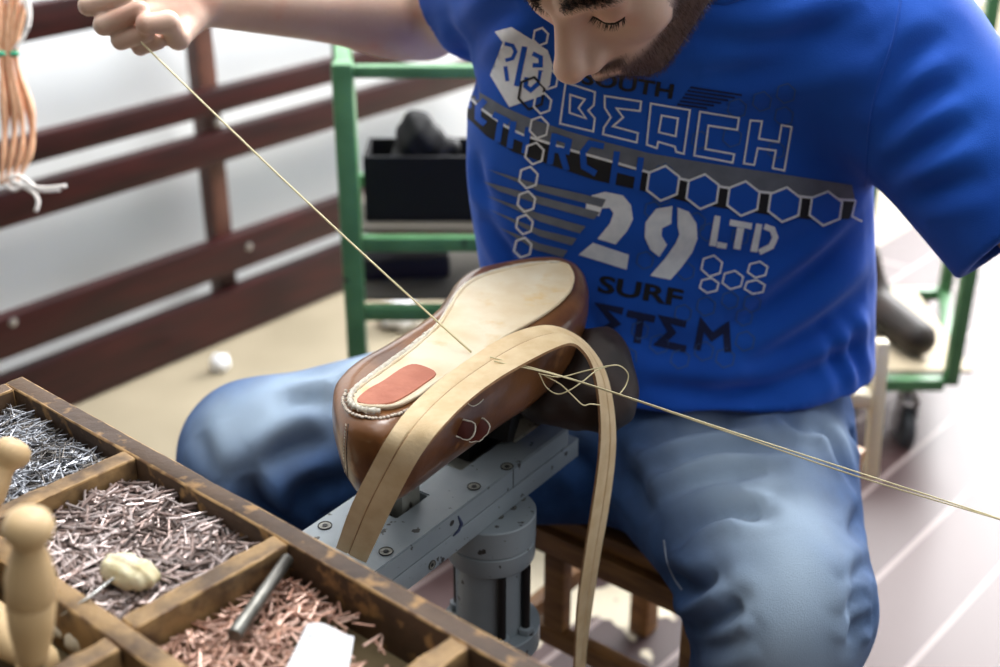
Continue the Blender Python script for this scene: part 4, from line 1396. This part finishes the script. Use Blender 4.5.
# ------------------------------------------------------------------ t-shirt
BLUE = srgb(24, 90, 196)
def fabric_mat(name, c1, c2):
    m = mat(name, c1, c2, rough=.85, scale=9, detail=2, bump=.25, bscale=900, sheen=.15, spec=.25)
    return m
M_shirt = fabric_mat('blue_cotton', BLUE, srgb(18, 80, 184))
M_pw = mat('white_print', srgb(240, 242, 246), srgb(226, 230, 236), rough=.7, scale=80, bump=.15, bscale=800)
M_pg = mat('grey_print', srgb(112, 118, 130), srgb(100, 106, 118), rough=.7, scale=60, bump=.15, bscale=800)
M_pb = mat('black_print', srgb(16, 18, 26), rough=.7)
M_pn = mat('navy_print', srgb(12, 26, 70), rough=.8)
M_pf = mat('faint_grey_blue_print', srgb(58, 92, 150), rough=.8)
M_pbl = M_shirt

ringdef = [(470, 585, 880, 1.575, .135), (430, 560, 876, 1.545, .135), (400, 545, 873, 1.525, .137), (330, 500, 869, 1.50, .135), (270, 481, 871, 1.475, .130), (190, 468, 868, 1.425, .122),
           (130, 466, 874, 1.385, .115), (70, 478, 880, 1.345, .105), (20, 500, 880, 1.305, .090), (-20, 560, 840, 1.27, .070), (-50, 620, 800, 1.25, .055)]
rz = []; rc = []; ra = []; rb = []
for y, xl_, xr_, t, b in ringdef:
    c = P((xl_ + xr_) / 2, y, t); rz.append(c[2]); rc.append(c[:2]); ra.append((xr_ - xl_) / 2 / F * t); rb.append(b)
rz = np.array(rz); rc = np.array(rc); ra = np.array(ra); rb = np.array(rb)
zz = np.linspace(rz[0], rz[-1], 80)
def smo(a):
    v = np.interp(zz, rz, a); k = np.array([1, 2, 3, 4, 3, 2, 1]) / 16
    vp = np.concatenate([[v[0]] * 3, v, [v[-1]] * 3]); return np.convolve(vp, k, 'valid')
tcx, tcy, tra, trb = smo(rc[:, 0]), smo(rc[:, 1]), smo(ra), smo(rb)
def torsof(p, grow=0):
    z = p[:, 2]
    cx = np.interp(z, zz, tcx); cy = np.interp(z, zz, tcy); a = np.interp(z, zz, tra) + grow; b = np.interp(z, zz, trb) + grow
    u = np.abs((p[:, 0] - cx) / a); v = np.abs((p[:, 1] - cy) / b)
    d = ((u ** 2.5 + v ** 2.5) ** .4 - 1) * np.minimum(a, b) * .9
    return smax(d, z - zz[-1], .03)
Rend = Rs + (Re - Rs) * .62; Lend = P(1035, 222, 1.215)
Rdir = (Rend - Rs) / np.linalg.norm(Rend - Rs)
ldir = Lend - P(905, 72, 1.26); ldir /= np.linalg.norm(ldir)
HEMZ = .648
def shirtf(p):
    d = torsof(p)
    d = smin(d, cap(p, Rs + np.array([.0, .015, -.015]), Ls_ + np.array([.0, .015, -.015]), .062, .064), .06)
    d = smin(d, cap(p, NB + np.array([-.02, .03, -.055]), NB + np.array([.02, .03, -.055]), .075, .075), .05)
    rs = cap(p, Rs, Rend + Rdir * .03, .066, .063)
    rs = smax(rs, (p - Rend) @ Rdir, .006)
    d = smin(d, rs, .045)
    lsv = cap(p, P(893, 66, 1.27), Lend + ldir * .05, .083, .088)
    lsv = smax(lsv, (p - Lend) @ ldir, .006)
    d = smin(d, lsv, .055)
    d = smax(d, -smax(cap(p, Rend - Rdir * .05, Rend + Rdir * .1, .057, .058), -(p - (Rend - Rdir * .045)) @ Rdir, .005), .003)
    d = smax(d, -smax(cap(p, Lend - ldir * .06, Lend + ldir * .1, .071, .076), -(p - (Lend - ldir * .05)) @ ldir, .005), .003)
    # neck opening
    nk = HW_((0, -.03, -.05)) - NB; nk /= np.linalg.norm(nk)
    d = smax(d, -cap(p, NB + nk * -.01 + np.array([.008, .012, 0]), NB + nk * .12 + np.array([.008, .012, 0]), .064, .068), .006)
    d = smax(d, HEMZ - .002 - p[:, 2] + .02 * np.sin(p[:, 0] * 9 + 1.0) * 0, .004)
    return d
allp = np.array([P(430, 0, 1.7), P(430, 60, 1.2), P(1130, 200, 1.25), P(1040, 300, 1.2), P(700, -90, 1.3), P(690, 470, 1.75), P(690, 460, 1.3)])
lo = allp.min(0) - .02; hi = allp.max(0) + .06; lo[2] = .60; hi[0] += .03; lo[1] = 1.0
sv, sf = snet(shirtf, lo, hi, .0045, 6, 2.0)
sb = bvh_of(sv, sf)
def castline(b, px, n=10):
    pts = []
    q = spline([list(map(float, a)) for a in px], n) if len(px) > 2 else np.array([np.array(px[0]) * (1 - k / n) + np.array(px[1]) * k / n for k in range(n + 1)])
    for x, y in q:
        h = cast(b, x, y)
        if h: pts.append(list(h[0]))
    return np.array(pts)
def crease(v, nrm, pts, A, w, ridge=.45):
    if len(pts) < 2: return np.zeros(len(v))
    lo = pts.min(0) - w * 4; hi = pts.max(0) + w * 4
    m = ((v > lo) & (v < hi)).all(1)
    idx = np.where(m)[0]
    if not len(idx): return np.zeros(len(v))
    D = np.full(len(idx), 9.0); Tt = np.zeros(len(idx))
    for k in range(len(pts) - 1):
        t, d = seg(v[idx], pts[k], pts[k + 1])
        u = (k + t) / (len(pts) - 1)
        better = d < D
        D = np.where(better, d, D); Tt = np.where(better, u, Tt)
    taper = np.sin(np.clip(Tt, 0.02, .98) * math.pi) ** .6
    out = np.zeros(len(v))
    out[idx] = A * taper * (-np.exp(-(D / w) ** 2) + ridge * np.exp(-((D - 1.9 * w) / w) ** 2))
    return out
def apply_creases(v, f, b, lst, gain=1.0):
    n = vnormals(v, f); tot = np.zeros(len(v))
    for px, A, w in lst:
        tot += crease(v, n, castline(b, px), A * gain, w)
    return v + n * tot[:, None]
# (pixel polyline on the cloth, depth, width)
shirt_cr = [([(700, 75), (760, 68), (830, 45), (880, 35)], .007, .016), ([(690, 40), (760, 42), (820, 28), (870, 5)], .006, .012),
            ([(880, 180), (920, 150), (975, 120)], .006, .012), ([(875, 150), (915, 105), (960, 80)], .006, .012), ([(885, 205), (940, 190), (990, 175)], .005, .012), ([(880, 110), (910, 60), (950, 30)], .005, .012),
            ([(730, 335), (800, 290), (868, 235)], .010, .015), ([(740, 375), (810, 335), (870, 290)], .010, .015), ([(700, 405), (780, 385), (868, 345)], .010, .014), ([(760, 300), (820, 260), (866, 215)], .005, .011),
            ([(640, 385), (700, 392), (790, 400)], .006, .012), ([(845, 320), (856, 350), (862, 390)], .006, .010), ([(826, 330), (838, 360), (842, 395)], .005, .010),
            ([(478, 210), (505, 250), (520, 275)], .006, .012), ([(476, 150), (480, 185), (495, 215)], .006, .012), ([(585, 300), (600, 340), (622, 385)], .005, .014), ([(455, 60), (490, 20), (520, 5)], .006, .012), ([(450, 20), (470, 70), (476, 110)], .005, .012),
            ([(560, 190), (640, 200), (700, 240)], .002, .02), ([(640, 260), (700, 262), (780, 250)], .003, .018), ([(600, 330), (680, 350), (740, 330)], .004, .018)]
sv = apply_creases(sv, sf, sb, shirt_cr, 1.25)
sb = bvh_of(sv, sf)
svs = [sv]; sfs = [f.tolist() for f in [sf]][0]; smi = [0] * len(sfs)
smats = [M_shirt, M_pg, M_pb, M_pw, M_pn, M_pf]
voff = len(sv)
def emit(polys, midx, off):
    """pixel polygons laid on to the cloth"""
    global voff
    bm = bmesh.new()
    for pl in polys:
        vs = [bm.verts.new((x, y, 0)) for x, y in pl]
        try: bm.faces.new(vs)
        except ValueError: pass
    bmesh.ops.triangulate(bm, faces=bm.faces)
    xs = [v.co.x for v in bm.verts]; ys = [v.co.y for v in bm.verts]
    for ax, a, b in ((0, min(xs), max(xs)), (1, min(ys), max(ys))):
        k = math.floor(a / 4) * 4 + 4
        while k < b:
            co = (k, 0, 0) if ax == 0 else (0, k, 0); no = (1, 0, 0) if ax == 0 else (0, 1, 0)
            bmesh.ops.bisect_plane(bm, geom=bm.verts[:] + bm.edges[:] + bm.faces[:], plane_co=co, plane_no=no, dist=1e-5)
            k += 4
    bm.verts.ensure_lookup_table()
    pos = []; ok = []
    for v in bm.verts:
        h = cast(sb, v.co.x, v.co.y)
        if h: pos.append(list(h[0] + h[1] * off)); ok.append(True)
        else: pos.append([0, 0, 0]); ok.append(False)
    for i, v in enumerate(bm.verts): v.index = i
    for f in bm.faces:
        ii = [v.index for v in f.verts]
        if all(ok[i] for i in ii):
            p_ = [np.array(pos[i]) for i in ii]
            if max(np.linalg.norm(p_[0] - q) for q in p_) > .03: continue
            sfs.append([voff + i for i in ii][::-1]); smi.append(midx)
    svs.append(np.array(pos)); voff += len(pos); bm.free()
def stroke(pts, w, closed=False):
    """ribbon quads along a pixel polyline with mitred joints"""
    p = [np.array(q, float) for q in pts]; n = len(p); L = []; R = []
    for i in range(n):
        a = p[i - 1] if (i > 0 or closed) else None; b = p[(i + 1) % n] if (i < n - 1 or closed) else None
        d1 = (p[i] - a) / np.linalg.norm(p[i] - a) if a is not None else None
        d2 = (b - p[i]) / np.linalg.norm(b - p[i]) if b is not None else None
        if d1 is None: d1 = d2
        if d2 is None: d2 = d1
        m = np.array([-(d1 + d2)[1], (d1 + d2)[0]]); l = np.linalg.norm(m)
        if l < 1e-3: m = np.array([-d1[1], d1[0]]); l = 1
        m = m / l; c = max(.45, m @ np.array([-d1[1], d1[0]]))
        L.append(p[i] + m * w / 2 / c); R.append(p[i] - m * w / 2 / c)
    out = []
    for i in range(n if closed else n - 1):
        j = (i + 1) % n
        out.append([tuple(L[i]), tuple(L[j]), tuple(R[j]), tuple(R[i])])
    return out
def hexp(cx, cy, r, sx=1.0, sy=1.0, rot=12):
    return [(cx + r * sx * math.cos(math.radians(60 * k + 30 + rot)), cy + r * sy * math.sin(math.radians(60 * k + 30 + rot))) for k in range(6)]
def textpx(txt, o, ux, uy):
    tv, tf = text_mesh(txt, 1.0, .028)
    tv = tv[:, :2] - tv[:, :2].min(0); tv = tv / tv.max(0)
    q = np.array(o) + np.outer(tv[:, 0], ux) + np.outer(tv[:, 1], uy)
    return [[tuple(q[i]) for i in f] for f in tf]
W3, G1, B2, N4, F5 = 3, 1, 2, 4, 5
o1, o2, o3, o4 = .0007, .0010, .0013, .0016
# faint hexagons in the cloth
fh = []
for x, y, r in ((737, 108, 10), (762, 101, 10), (786, 93, 10), (784, 116, 10), (732, 137, 10), (653, 210, 9), (696, 222, 10), (740, 236, 9), (645, 260, 9), (686, 271, 9), (706, 306, 10), (730, 300, 9), (752, 303, 9), (683, 313, 9), (744, 317, 9), (640, 330, 9), (659, 344, 10), (680, 359, 10), (725, 358, 10), (745, 341, 10), (704, 351, 10), (662, 196, 9), (708, 232, 9), (664, 172, 9), (776, 150, 9), (700, 140, 9)):
    fh += stroke(hexp(x, y, r), 1.1, True)
emit(fh, F5, o1)
# grey band with black band under it
top = [(463, 80), (480, 92), (505, 107), (530, 118), (568, 131), (610, 143), (649, 153), (690, 160), (736, 167), (795, 176), (852, 184.5)]
mid = [(464, 92), (481, 108), (506, 126), (524, 135), (568, 149), (611, 161), (649, 172), (688, 180), (724, 187), (765, 192), (808, 197), (854.5, 200)]
bot = [(466, 116), (487, 136), (514, 152), (554, 166), (595, 180), (640, 190), (688, 202), (724, 208), (765, 214), (808, 219), (849, 219)]
emit([top + mid[::-1]], G1, o1)
emit([mid + bot[::-1]], B2, o1)
emit(stroke(mid, 2.6), W3, o2)
let = []
for s in ([(486, 100), (479, 108), (479, 118), (486, 124)], [(494, 114), (510, 122)], [(502, 118), (498, 142)], [(514, 121), (510, 148)], [(529, 127), (525, 153)], [(512, 134), (526, 140)],
          [(555, 133), (550, 164)], [(555, 136), (569, 141), (567, 151), (553, 149)], [(561, 150), (567, 170)], [(604, 146), (590, 143), (583, 152), (584, 166), (596, 173)], [(617, 151), (612, 186)], [(641, 157), (636, 191)], [(614, 168), (638, 174)]):
    let += stroke(s, 6.2)
emit(let, 0, o3)
# grey stripes
emit([[(488, 169), (540, 184), (606, 199), (602, 207), (540, 191)], [(484, 181), (540, 196), (600, 212), (594, 219), (540, 204), (500, 191)], [(487, 195), (540, 213), (586, 226), (580, 233), (540, 221)], [(490, 209), (540, 229), (577, 238), (572, 245), (540, 236)], [(500, 227), (540, 243), (568, 250), (563, 257), (535, 249)]], G1, o3)
# big 29
emit([[(585.5, 211.5), (586.4, 202.5), (592, 195), (605, 191.4), (623, 195), (631, 205), (633, 219), (627, 231), (615.5, 244), (597.5, 238.5), (610, 223), (613.4, 213), (609.5, 207.6), (602, 208), (599, 216)],
      [(593, 242.4), (629, 254.4), (626.6, 269.4), (578.6, 254.4)],
      [(672.5, 205.5), (656, 208.5), (645.5, 222), (644.6, 237), (650, 249), (659, 256.5), (667, 244.5), (661.4, 235.5), (662, 228), (671, 223.5)],
      [(677.6, 207), (689, 211.5), (696.5, 223.5), (697.4, 238.5), (692, 252), (681.5, 267), (670.4, 279.6), (650, 275.4), (665, 258), (675.5, 243), (679.4, 234), (677.6, 226.5)]], W3, o2)
emit([[(714.5, 215), (720.5, 216), (716, 246), (709, 245)], [(717, 241), (727, 243), (726, 248.5), (716.5, 247)], [(730, 219), (752, 223), (751, 229), (729, 225)], [(737, 227), (744, 228), (740, 249.5), (733, 248)], [(756, 223), (762, 224), (757, 252), (750, 251)]] +
     stroke([(764, 226), (772, 229), (775, 237), (771, 246), (759, 252)], 6), W3, o2)
# BEACH in outline
out_ = []
for pl in ([(565.9, 82.1), (595.1, 91.8), (594, 104.6), (588.4, 110.2), (595, 118), (593.3, 131.2), (560.2, 123.3)], [(570.4, 94.5), (585, 99), (578.7, 107.5), (586, 118), (569.7, 112.5)],
           [(604.8, 95.6), (641.2, 101.2), (640, 110.7), (616.5, 108), (623.2, 117), (613, 126), (637.9, 132.7), (636.7, 142.2), (603, 133.9), (604.1, 127.1), (610.9, 117), (604.8, 107.5)],
           [(650.8, 103.1), (689.9, 109.6), (683.6, 153.5), (676, 151.5), (674.8, 146.3), (658, 141.5), (656.8, 147.9), (646.7, 144.3)], [(661.6, 115.1), (677.9, 118), (675.5, 135.9), (658.7, 131.9)],
           [(700, 111.2), (738.8, 117.5), (737.1, 129.5), (708.3, 125.2), (705.2, 148.7), (734, 153.9), (732.3, 162.3), (694, 155.1)],
           [(750.3, 119.9), (761.8, 120.8), (758.7, 138.3), (778.6, 141.5), (781.5, 124.7), (791.6, 126.4), (783.9, 170.2), (772.4, 167.8), (775.5, 150.3), (757.5, 147.9), (753.9, 164.7), (743.6, 163)]):
    out_ += stroke(pl, 1.9, True)
emit(out_, W3, o2)
# hexagon row on the band
hx = [(663, 182.7), (702.4, 191), (743, 198), (784, 204), (825, 208)]
emit([hexp(x, y, 17.5, rot=8) for x, y in hx], 0, o3)
ho = []
for x, y in hx: ho += stroke(hexp(x, y, 17.5, rot=8), 2.2, True)
for x, y, r in ((541, 36, 9), (550, 79, 10), (543, 103, 10.5), (539.5, 127, 11), (535, 153, 11), (529, 177, 11), (527, 201, 10.5), (525, 224, 10), (523.5, 247, 10)): ho += stroke(hexp(x, y, r, .88, 1), 2.0, True)
for x, y, r, sx, sy in ((711.5, 265.5, 11, 1, 1), (757.4, 269.4, 10.5, 1, .8), (732.5, 279.6, 11, 1, .85), (709, 285, 10, 1, .75), (754.4, 286.5, 10.5, 1, .65)): ho += stroke(hexp(x, y, r, sx, sy), 1.7, True)
ho += stroke([(854.6, 199.5), (851, 216), (861, 221)], 1.8)
# white shield with numerals
emit([[(495, 31.5), (512, 27), (530, 38), (548, 50), (553, 65), (550, 85), (541, 96), (509.6, 107), (490.5, 75), (497, 79), (503, 42)]], W3, o1)
sh = []
for s, w in (([(505, 43), (513, 45), (516, 51), (513, 58), (506, 60)], 3.8), ([(506, 66), (508, 81)], 4), ([(525, 46), (517, 86)], 5.5), ([(533, 53), (541, 57), (541, 65), (533, 65)], 4.5), ([(541, 70), (540, 82), (531, 90), (526, 86), (527, 77)], 4.5)): sh += stroke(s, w)
emit(sh, 0, o2)
emit(stroke(hexp(532, 93, 15, .9, 1.1), 2.4, True), B2, o3)
emit(ho, W3, o4)
# dark lettering
emit(textpx('SOUTH', (581, 84), (91, 15), (2.5, -15)), B2, o1)
dl = []
for k in range(6): dl += stroke([(690 - 2.5 * k, 87 + 3.4 * k), (742 - 7 * k, 95 + 2.6 * k)], 1.8)
emit(dl, N4, o1)
emit(textpx('SURF', (597, 292), (84, 15), (3, -17.5)), B2, o1)
dk = []
for s in ([(623, 311), (601, 306), (616, 323), (598, 333), (618, 338)], [(627, 313), (655, 319)], [(641, 318), (637, 343)], [(686, 324), (664, 319), (672, 332), (660, 343), (686, 349)], [(697, 350), (702, 324), (712, 337), (726, 327), (728, 352)]): dk += stroke(s, 7.2)
emit(dk, N4, o1)
emit(textpx('ALIS', (597, 342), (25, 7), (1.2, -4.5)), F5, o2)
emit(stroke([(616, 349), (626, 346), (636, 352), (636, 362)], 1.2), F5, o2)
shirt = mesh_obj('shirt', np.concatenate(svs), sfs, smats, person, sm=True, mat_idx=smi)
# collar ribbing and armhole seam
nk = HW_((0, -.03, -.05)) - NB; nk /= np.linalg.norm(nk)
ex = np.cross(nk, [0, 1, 0]); ex /= np.linalg.norm(ex); ey = np.cross(nk, ex)
pts = []
for k in range(48):
    a = 2 * math.pi * k / 48; dirv = ex * math.cos(a) + ey * math.sin(a)
    q = NB + np.array([.008, .012, 0]) + nk * .05 + dirv * .066
    h = sb.find_nearest(Vector(q)); pts.append(h[0])
pts = [(pts[i - 1] + pts[i] * 2 + pts[(i + 1) % 48]) / 4 for i in range(48)]
bm = bmesh.new(); bm_tube(bm, pts, .0055, 10, closed=True); bm_obj('collar', bm, M_shirt, shirt, sm=True)
bm = bmesh.new(); c = castline(sb, [(902, -8), (893, 40), (878, 85), (869, 130), (866, 185)], 8)
bm_tube(bm, c, .0011, 6); bm_obj('armhole_seam', bm, M_shirt, shirt, sm=True)

# ------------------------------------------------------------------ jeans
M_jeans = mat('faded_denim', srgb(42, 76, 126), srgb(32, 62, 108), rough=.85, scale=30, detail=5, bump=.35, bscale=700, stretch=(1.6, 1, 1), attr=('fade', srgb(178, 198, 218)), spec=.2)
M_jstitch = mat('denim_stitch', srgb(150, 160, 176), rough=.8)
hL = P(764, 430, 1.53); hR = P(592, 392, 1.55); kL = P(783, 606, 1.285); kR = P(258, 457, 1.50)
aL = np.array([kL[0] - .02, kL[1] + .04, .12]); aR = np.array([kR[0] + .06, kR[1] + .02, .12])
def jeansf(p):
    d = ell(p, (hL + hR) / 2 + np.array([0, .03, .01]), (.185, .135, .115))
    l = smin(cap(p, hL, kL, .106, .085), cap(p, kL, aL, .086, .066), .03)
    r = smin(cap(p, hR, kR, .112, .086), cap(p, kR, aR, .086, .066), .03)
    l = smax(l, .095 - p[:, 2], .004); r = smax(r, .095 - p[:, 2], .004)
    d = smin(d, l, .045); d = smin(d, r, .045)
    d = smin(d, cap(p, P(650, 445, 1.50), P(738, 575, 1.315), .088, .062), .03)
    d = smin(d, cap(p, P(640, 450, 1.50), P(440, 470, 1.50), .085, .066), .03)
    d = d + .0025 * np.sin(p[:, 2] * 60 + p[:, 0] * 20) * np.clip((.45 - p[:, 2]) * 6, 0, 1)
    return smax(d, p[:, 2] - .70, .01)
ap_ = np.array([kR - .12, kL + .1, hL + .25, hR, aL, aR])
lo = ap_.min(0) - .03; hi = ap_.max(0) + .03; lo[2] = .07; hi[2] = .73; lo[1] = min(kL[1] - .11, lo[1]); hi[0] = hL[0] + .2
jv, jf = snet(jeansf, lo, hi, .0048, 6, 2.0)
jb = bvh_of(jv, jf)
jc = [([(668, 550), (700, 522), (735, 511), (762, 516)], .011, .011), ([(662, 532), (700, 505), (745, 492)], .008, .012), ([(655, 505), (700, 480), (770, 468)], .008, .013), ([(640, 475), (700, 452), (780, 445)], .008, .012),
      ([(625, 450), (680, 432), (740, 425)], .007, .011), ([(672, 606), (690, 628), (722, 616), (740, 600)], .012, .011), ([(668, 575), (690, 590), (718, 575)], .009, .012), ([(690, 650), (720, 646), (748, 630)], .008, .010),
      ([(868, 590), (855, 604), (848, 622)], .007, .009), ([(871, 615), (858, 628), (852, 645)], .007, .009), ([(872, 560), (858, 575), (850, 590)], .005, .009), ([(868, 500), (858, 520), (852, 540)], .004, .010),
      ([(820, 425), (835, 445), (850, 480)], .006, .011), ([(790, 415), (800, 425), (830, 428)], .005, .010), ([(870, 470), (860, 450), (850, 430)], .004, .009),
      ([(560, 440), (590, 470), (600, 500)], .010, .014), ([(600, 440), (630, 480), (650, 520)], .008, .013),
      ([(245, 475), (260, 510), (300, 540)], .012, .014), ([(330, 440), (290, 450), (262, 470)], .008, .014), ([(350, 480), (310, 490), (290, 520)], .008, .014), ([(330, 405), (310, 400), (285, 402)], .005, .012), ([(200, 430), (205, 455), (215, 480)], .004, .012),
      ([(380, 370), (350, 392), (340, 420)], .006, .014), ([(455, 340), (430, 350), (400, 372)], .006, .012)]
jv = apply_creases(jv, jf, jb, jc, 1.9); jb = bvh_of(jv, jf)
fade = np.zeros(len(jv))
for px, w, s in (([(725, 455), (755, 490), (775, 530), (785, 600), (790, 680)], .072, .92), ([(560, 365), (440, 345), (360, 372), (290, 398), (235, 425)], .055, .95), ([(700, 430), (780, 440), (835, 430)], .035, .6)):
    c = castline(jb, px)
    D = np.full(len(jv), 9.0)
    for k in range(len(c) - 1): D = np.minimum(D, seg(jv, c[k], c[k + 1])[1])
    fade = np.maximum(fade, s * np.exp(-(D / w) ** 2))
nz = .5 + .5 * np.sin(jv[:, 0] * 47 + 3 * np.sin(jv[:, 1] * 31)) * np.sin(jv[:, 2] * 53 + 2 * np.sin(jv[:, 0] * 37))
fade = np.clip(fade * (.86 + .2 * nz), 0, 1)
jeans = mesh_obj('jeans', jv, jf.tolist(), M_jeans, person, sm=True)
jeans.data.attributes.new('fade', 'FLOAT', 'POINT').data.foreach_set('value', fade.astype(np.float32))
for pl in ([(664, 540), (667, 560), (674, 578), (682, 590)], [(866, 420), (869, 470), (870, 520)]):
    c = castline(jb, pl, 8)
    if len(c) > 2:
        bm = bmesh.new(); bm_tube(bm, c, .0011, 6); bm_obj('seam', bm, M_jstitch, jeans, sm=True)
# shoes on the feet
M_work = mat('worn_work_shoe', srgb(60, 44, 36), rough=.6)
for a, d_ in ((aL, np.array([.05, -1, 0])), (aR, np.array([-.45, -.9, 0]))):
    d_ = d_ / np.linalg.norm(d_); G = .0215 if a is aL else .0215
    def sf_(p):
        c0 = np.array([a[0], a[1], 0])
        d = cap(p, c0 + d_ * -.02 + np.array([0, 0, .065]), c0 + d_ * .17 + np.array([0, 0, .050]), .045, .040)
        d = smin(d, cap(p, c0 + np.array([0, 0, .07]), c0 + np.array([0, 0, .13]), .045, .050), .03)
        return smax(d, G - p[:, 2], .004)
    c0 = np.array([a[0], a[1], .08])
    v, f = snet(sf_, c0 - .28, c0 + .28, .006)
    mesh_obj('shoe', v, f.tolist(), M_work, person, sm=True)

# ------------------------------------------------------------------ chair
M_chairw = mat('brown_chair_wood', srgb(156, 110, 60), srgb(116, 78, 42), rough=.5, scale=14, stretch=(1, 1, 6), bump=.2)
M_cream = mat('cream_paint', srgb(232, 220, 190), srgb(222, 208, 176), rough=.5, scale=20)
r0 = Vector(PZ(545, 540, .42)); r1 = Vector(PZ(650, 588, .42)); rd = (r1 - r0); rd.z = 0; rd.normalize(); rn = Vector((-rd.y, rd.x, 0))
if rn.y < 0: rn = -rn
cm = (r0 + r1) / 2 + rd * .0; cm.z = 0
chair = empty('wooden_chair', cm + rn * .18, 'brown wooden chair under the worker, with cream painted back posts', 'chair')
HWD = .145
bm = bmesh.new(); c = cm + rn * .19 + Vector((0, 0, .452)); bm_box(bm, c, rd, (.33, .38, .022), bevel=.006); bm_obj('seat', bm, M_chairw, chair, sm=40)
legs = [cm + rd * s * HWD + rn * k for s in (-1, 1) for k in (.0, .36)]
for i, l in enumerate(legs):
    bm = bmesh.new(); bm_box(bm, (l.x, l.y, .4405 / 2 + .0105), rd, (.034, .034, .4195), bevel=.004); bm_obj('leg', bm, M_chairw, chair, sm=40)
for i, j in ((0, 2), (1, 3), (0, 1), (2, 3)):
    a, b = legs[i], legs[j]; d = (b - a).normalized() * .0175
    for z, h in ((.424, .032), (.24, .026)):
        if z < .3 and (i, j) == (0, 2): z = .285
        bm = bmesh.new(); bm_beam(bm, Vector((a.x, a.y, z)) + d, Vector((b.x, b.y, z)) - d, .020, h, bevel=.003); bm_obj('apron' if z > .4 else 'stretcher', bm, M_chairw, chair, sm=40)
q = cm + rd * -.055
bm = bmesh.new(); bm_box(bm, (q.x, q.y, (.298 + .4075) / 2), rd, (.030, .018, .4075 - .299), bevel=.002); bm_obj('strut', bm, M_chairw, chair, sm=40)
# cream back: placed at the post seen right of the hip
qx = PY(878, 400, 1.62)
bk = Vector((qx[0], qx[1], 0))
bm = bmesh.new(); bm_beam(bm, (bk.x + .002, bk.y - .01, .31), (bk.x - .004, bk.y + .01, .525), .02, .026, up=(0, 1, 0), bevel=.006); bm_obj('back_post', bm, M_cream, chair, sm=40)
bm = bmesh.new(); bm_beam(bm, (bk.x - .40, bk.y + .08, .31), (bk.x - .40, bk.y + .10, .525), .02, .026, up=(0, 1, 0), bevel=.006); bm_obj('back_post', bm, M_cream, chair, sm=40)
bm = bmesh.new(); bm_beam(bm, (bk.x - .016, bk.y + .012, .500), (bk.x - .39, bk.y + .098, .500), .016, .045, bevel=.006); bm_obj('backrest', bm, M_cream, chair, sm=40)
bm = bmesh.new(); bm_beam(bm, (bk.x - .012, bk.y - .008, .44), (bk.x - .39, bk.y + .08, .44), .03, .024, bevel=.006); bm_obj('rear_rail', bm, M_cream, chair, sm=40)

# brown boot on the trolley shelf: reuse the shoe's upper as an upright copy
zt_ = zb + .0215
def bootf(p):
    a = P(878, 300, 2.62); 
    h = np.array([(xl + xr) / 2 - .005, ty + .25, zt_])
    t = np.array([(xl + xr) / 2 + .055, ty + .08, zt_])
    d = cap(p, h + np.array([0, 0, .045]), t + np.array([0, 0, .036]), .042, .036)
    d = smin(d, cap(p, h + np.array([0, 0, .06]), h + np.array([-.03, .0, .13]), .042, .05), .03)
    d = smax(d, -cap(p, h + np.array([-.024, 0, .13]), h + np.array([-.045, 0, .28]), .035, .042), .004)
    return smax(d, zt_ - p[:, 2], .004)
c0 = np.array([(xl + xr) / 2, ty + .2, zt_ + .1])
v, f = snet(bootf, c0 - .22, c0 + .22, .005)
tag(mesh_obj('brown_boot', v, f.tolist(), M_darkleather, sm=True), 'dark brown leather boot standing on the shelf of the green trolley', 'boot')
# ------------------------------------------------------------------ light
w = bpy.data.worlds.new('sky'); scene.world = w; w.use_nodes = True
nt = w.node_tree; bg = nt.nodes['Background']
tc = nt.nodes.new('ShaderNodeTexCoord')
dt = nt.nodes.new('ShaderNodeVectorMath'); dt.operation = 'DOT_PRODUCT'
nt.links.new(tc.outputs['Generated'], dt.inputs[0]); dt.inputs[1].default_value = Vector((.55, .65, .52)).normalized()
mr = nt.nodes.new('ShaderNodeMapRange'); mr.inputs['From Min'].default_value = -.45; mr.inputs['From Max'].default_value = 1
mr.inputs['To Min'].default_value = .02; mr.inputs['To Max'].default_value = 1.45
nt.links.new(dt.outputs['Value'], mr.inputs['Value'])
bg.inputs['Color'].default_value = (.93, .97, 1.0, 1)
nt.links.new(mr.outputs[0], bg.inputs['Strength'])
def area(name, loc, target, size, power, color=(1, 1, 1)):
    l = bpy.data.lights.new(name, 'AREA'); l.shape = 'RECTANGLE'; l.size = size[0]; l.size_y = size[1]; l.energy = power; l.color = color
    o = bpy.data.objects.new(name, l); COL.objects.link(o); o.location = loc
    o.rotation_euler = (Vector(target) - Vector(loc)).to_track_quat('-Z', 'Y').to_euler()
    return o
area('window_light', (2.0, 4.0, 2.4), (.2, 1.2, .8), (2.2, 1.6), 50, (1, .99, .97))
area('window_light_far', (3.2, 5.6, 2.6), (1.6, 3.4, 0), (2.5, 1.8), 420)
sl = area('wall_fill_light', (.6, 2.5, 3.0), (-.9, 3.2, .3), (1.4, 1.4), 50); sl.data.spread = math.radians(110)  # added area lamp to brighten the white wall, no window modelled
area('overhead_fill', (-.3, .9, 2.9), (.1, 1.1, .7), (1.6, 1.2), 12)  # unseen weak fill above the tray and shoe, no ceiling modelled
area('top_back_key', (.3, 2.2, 3.2), (.1, 1.1, .7), (1.4, 1.0), 8).data.spread = math.radians(70)  # unseen soft key from above and behind, narrowed on the shoe
vs_ = scene.view_settings
scene.display_settings.display_device = 'sRGB'
vs_.view_transform = 'Standard'; vs_.look = 'None'; vs_.gamma = 1.0; vs_.exposure = 0.22; vs_.use_curve_mapping = False
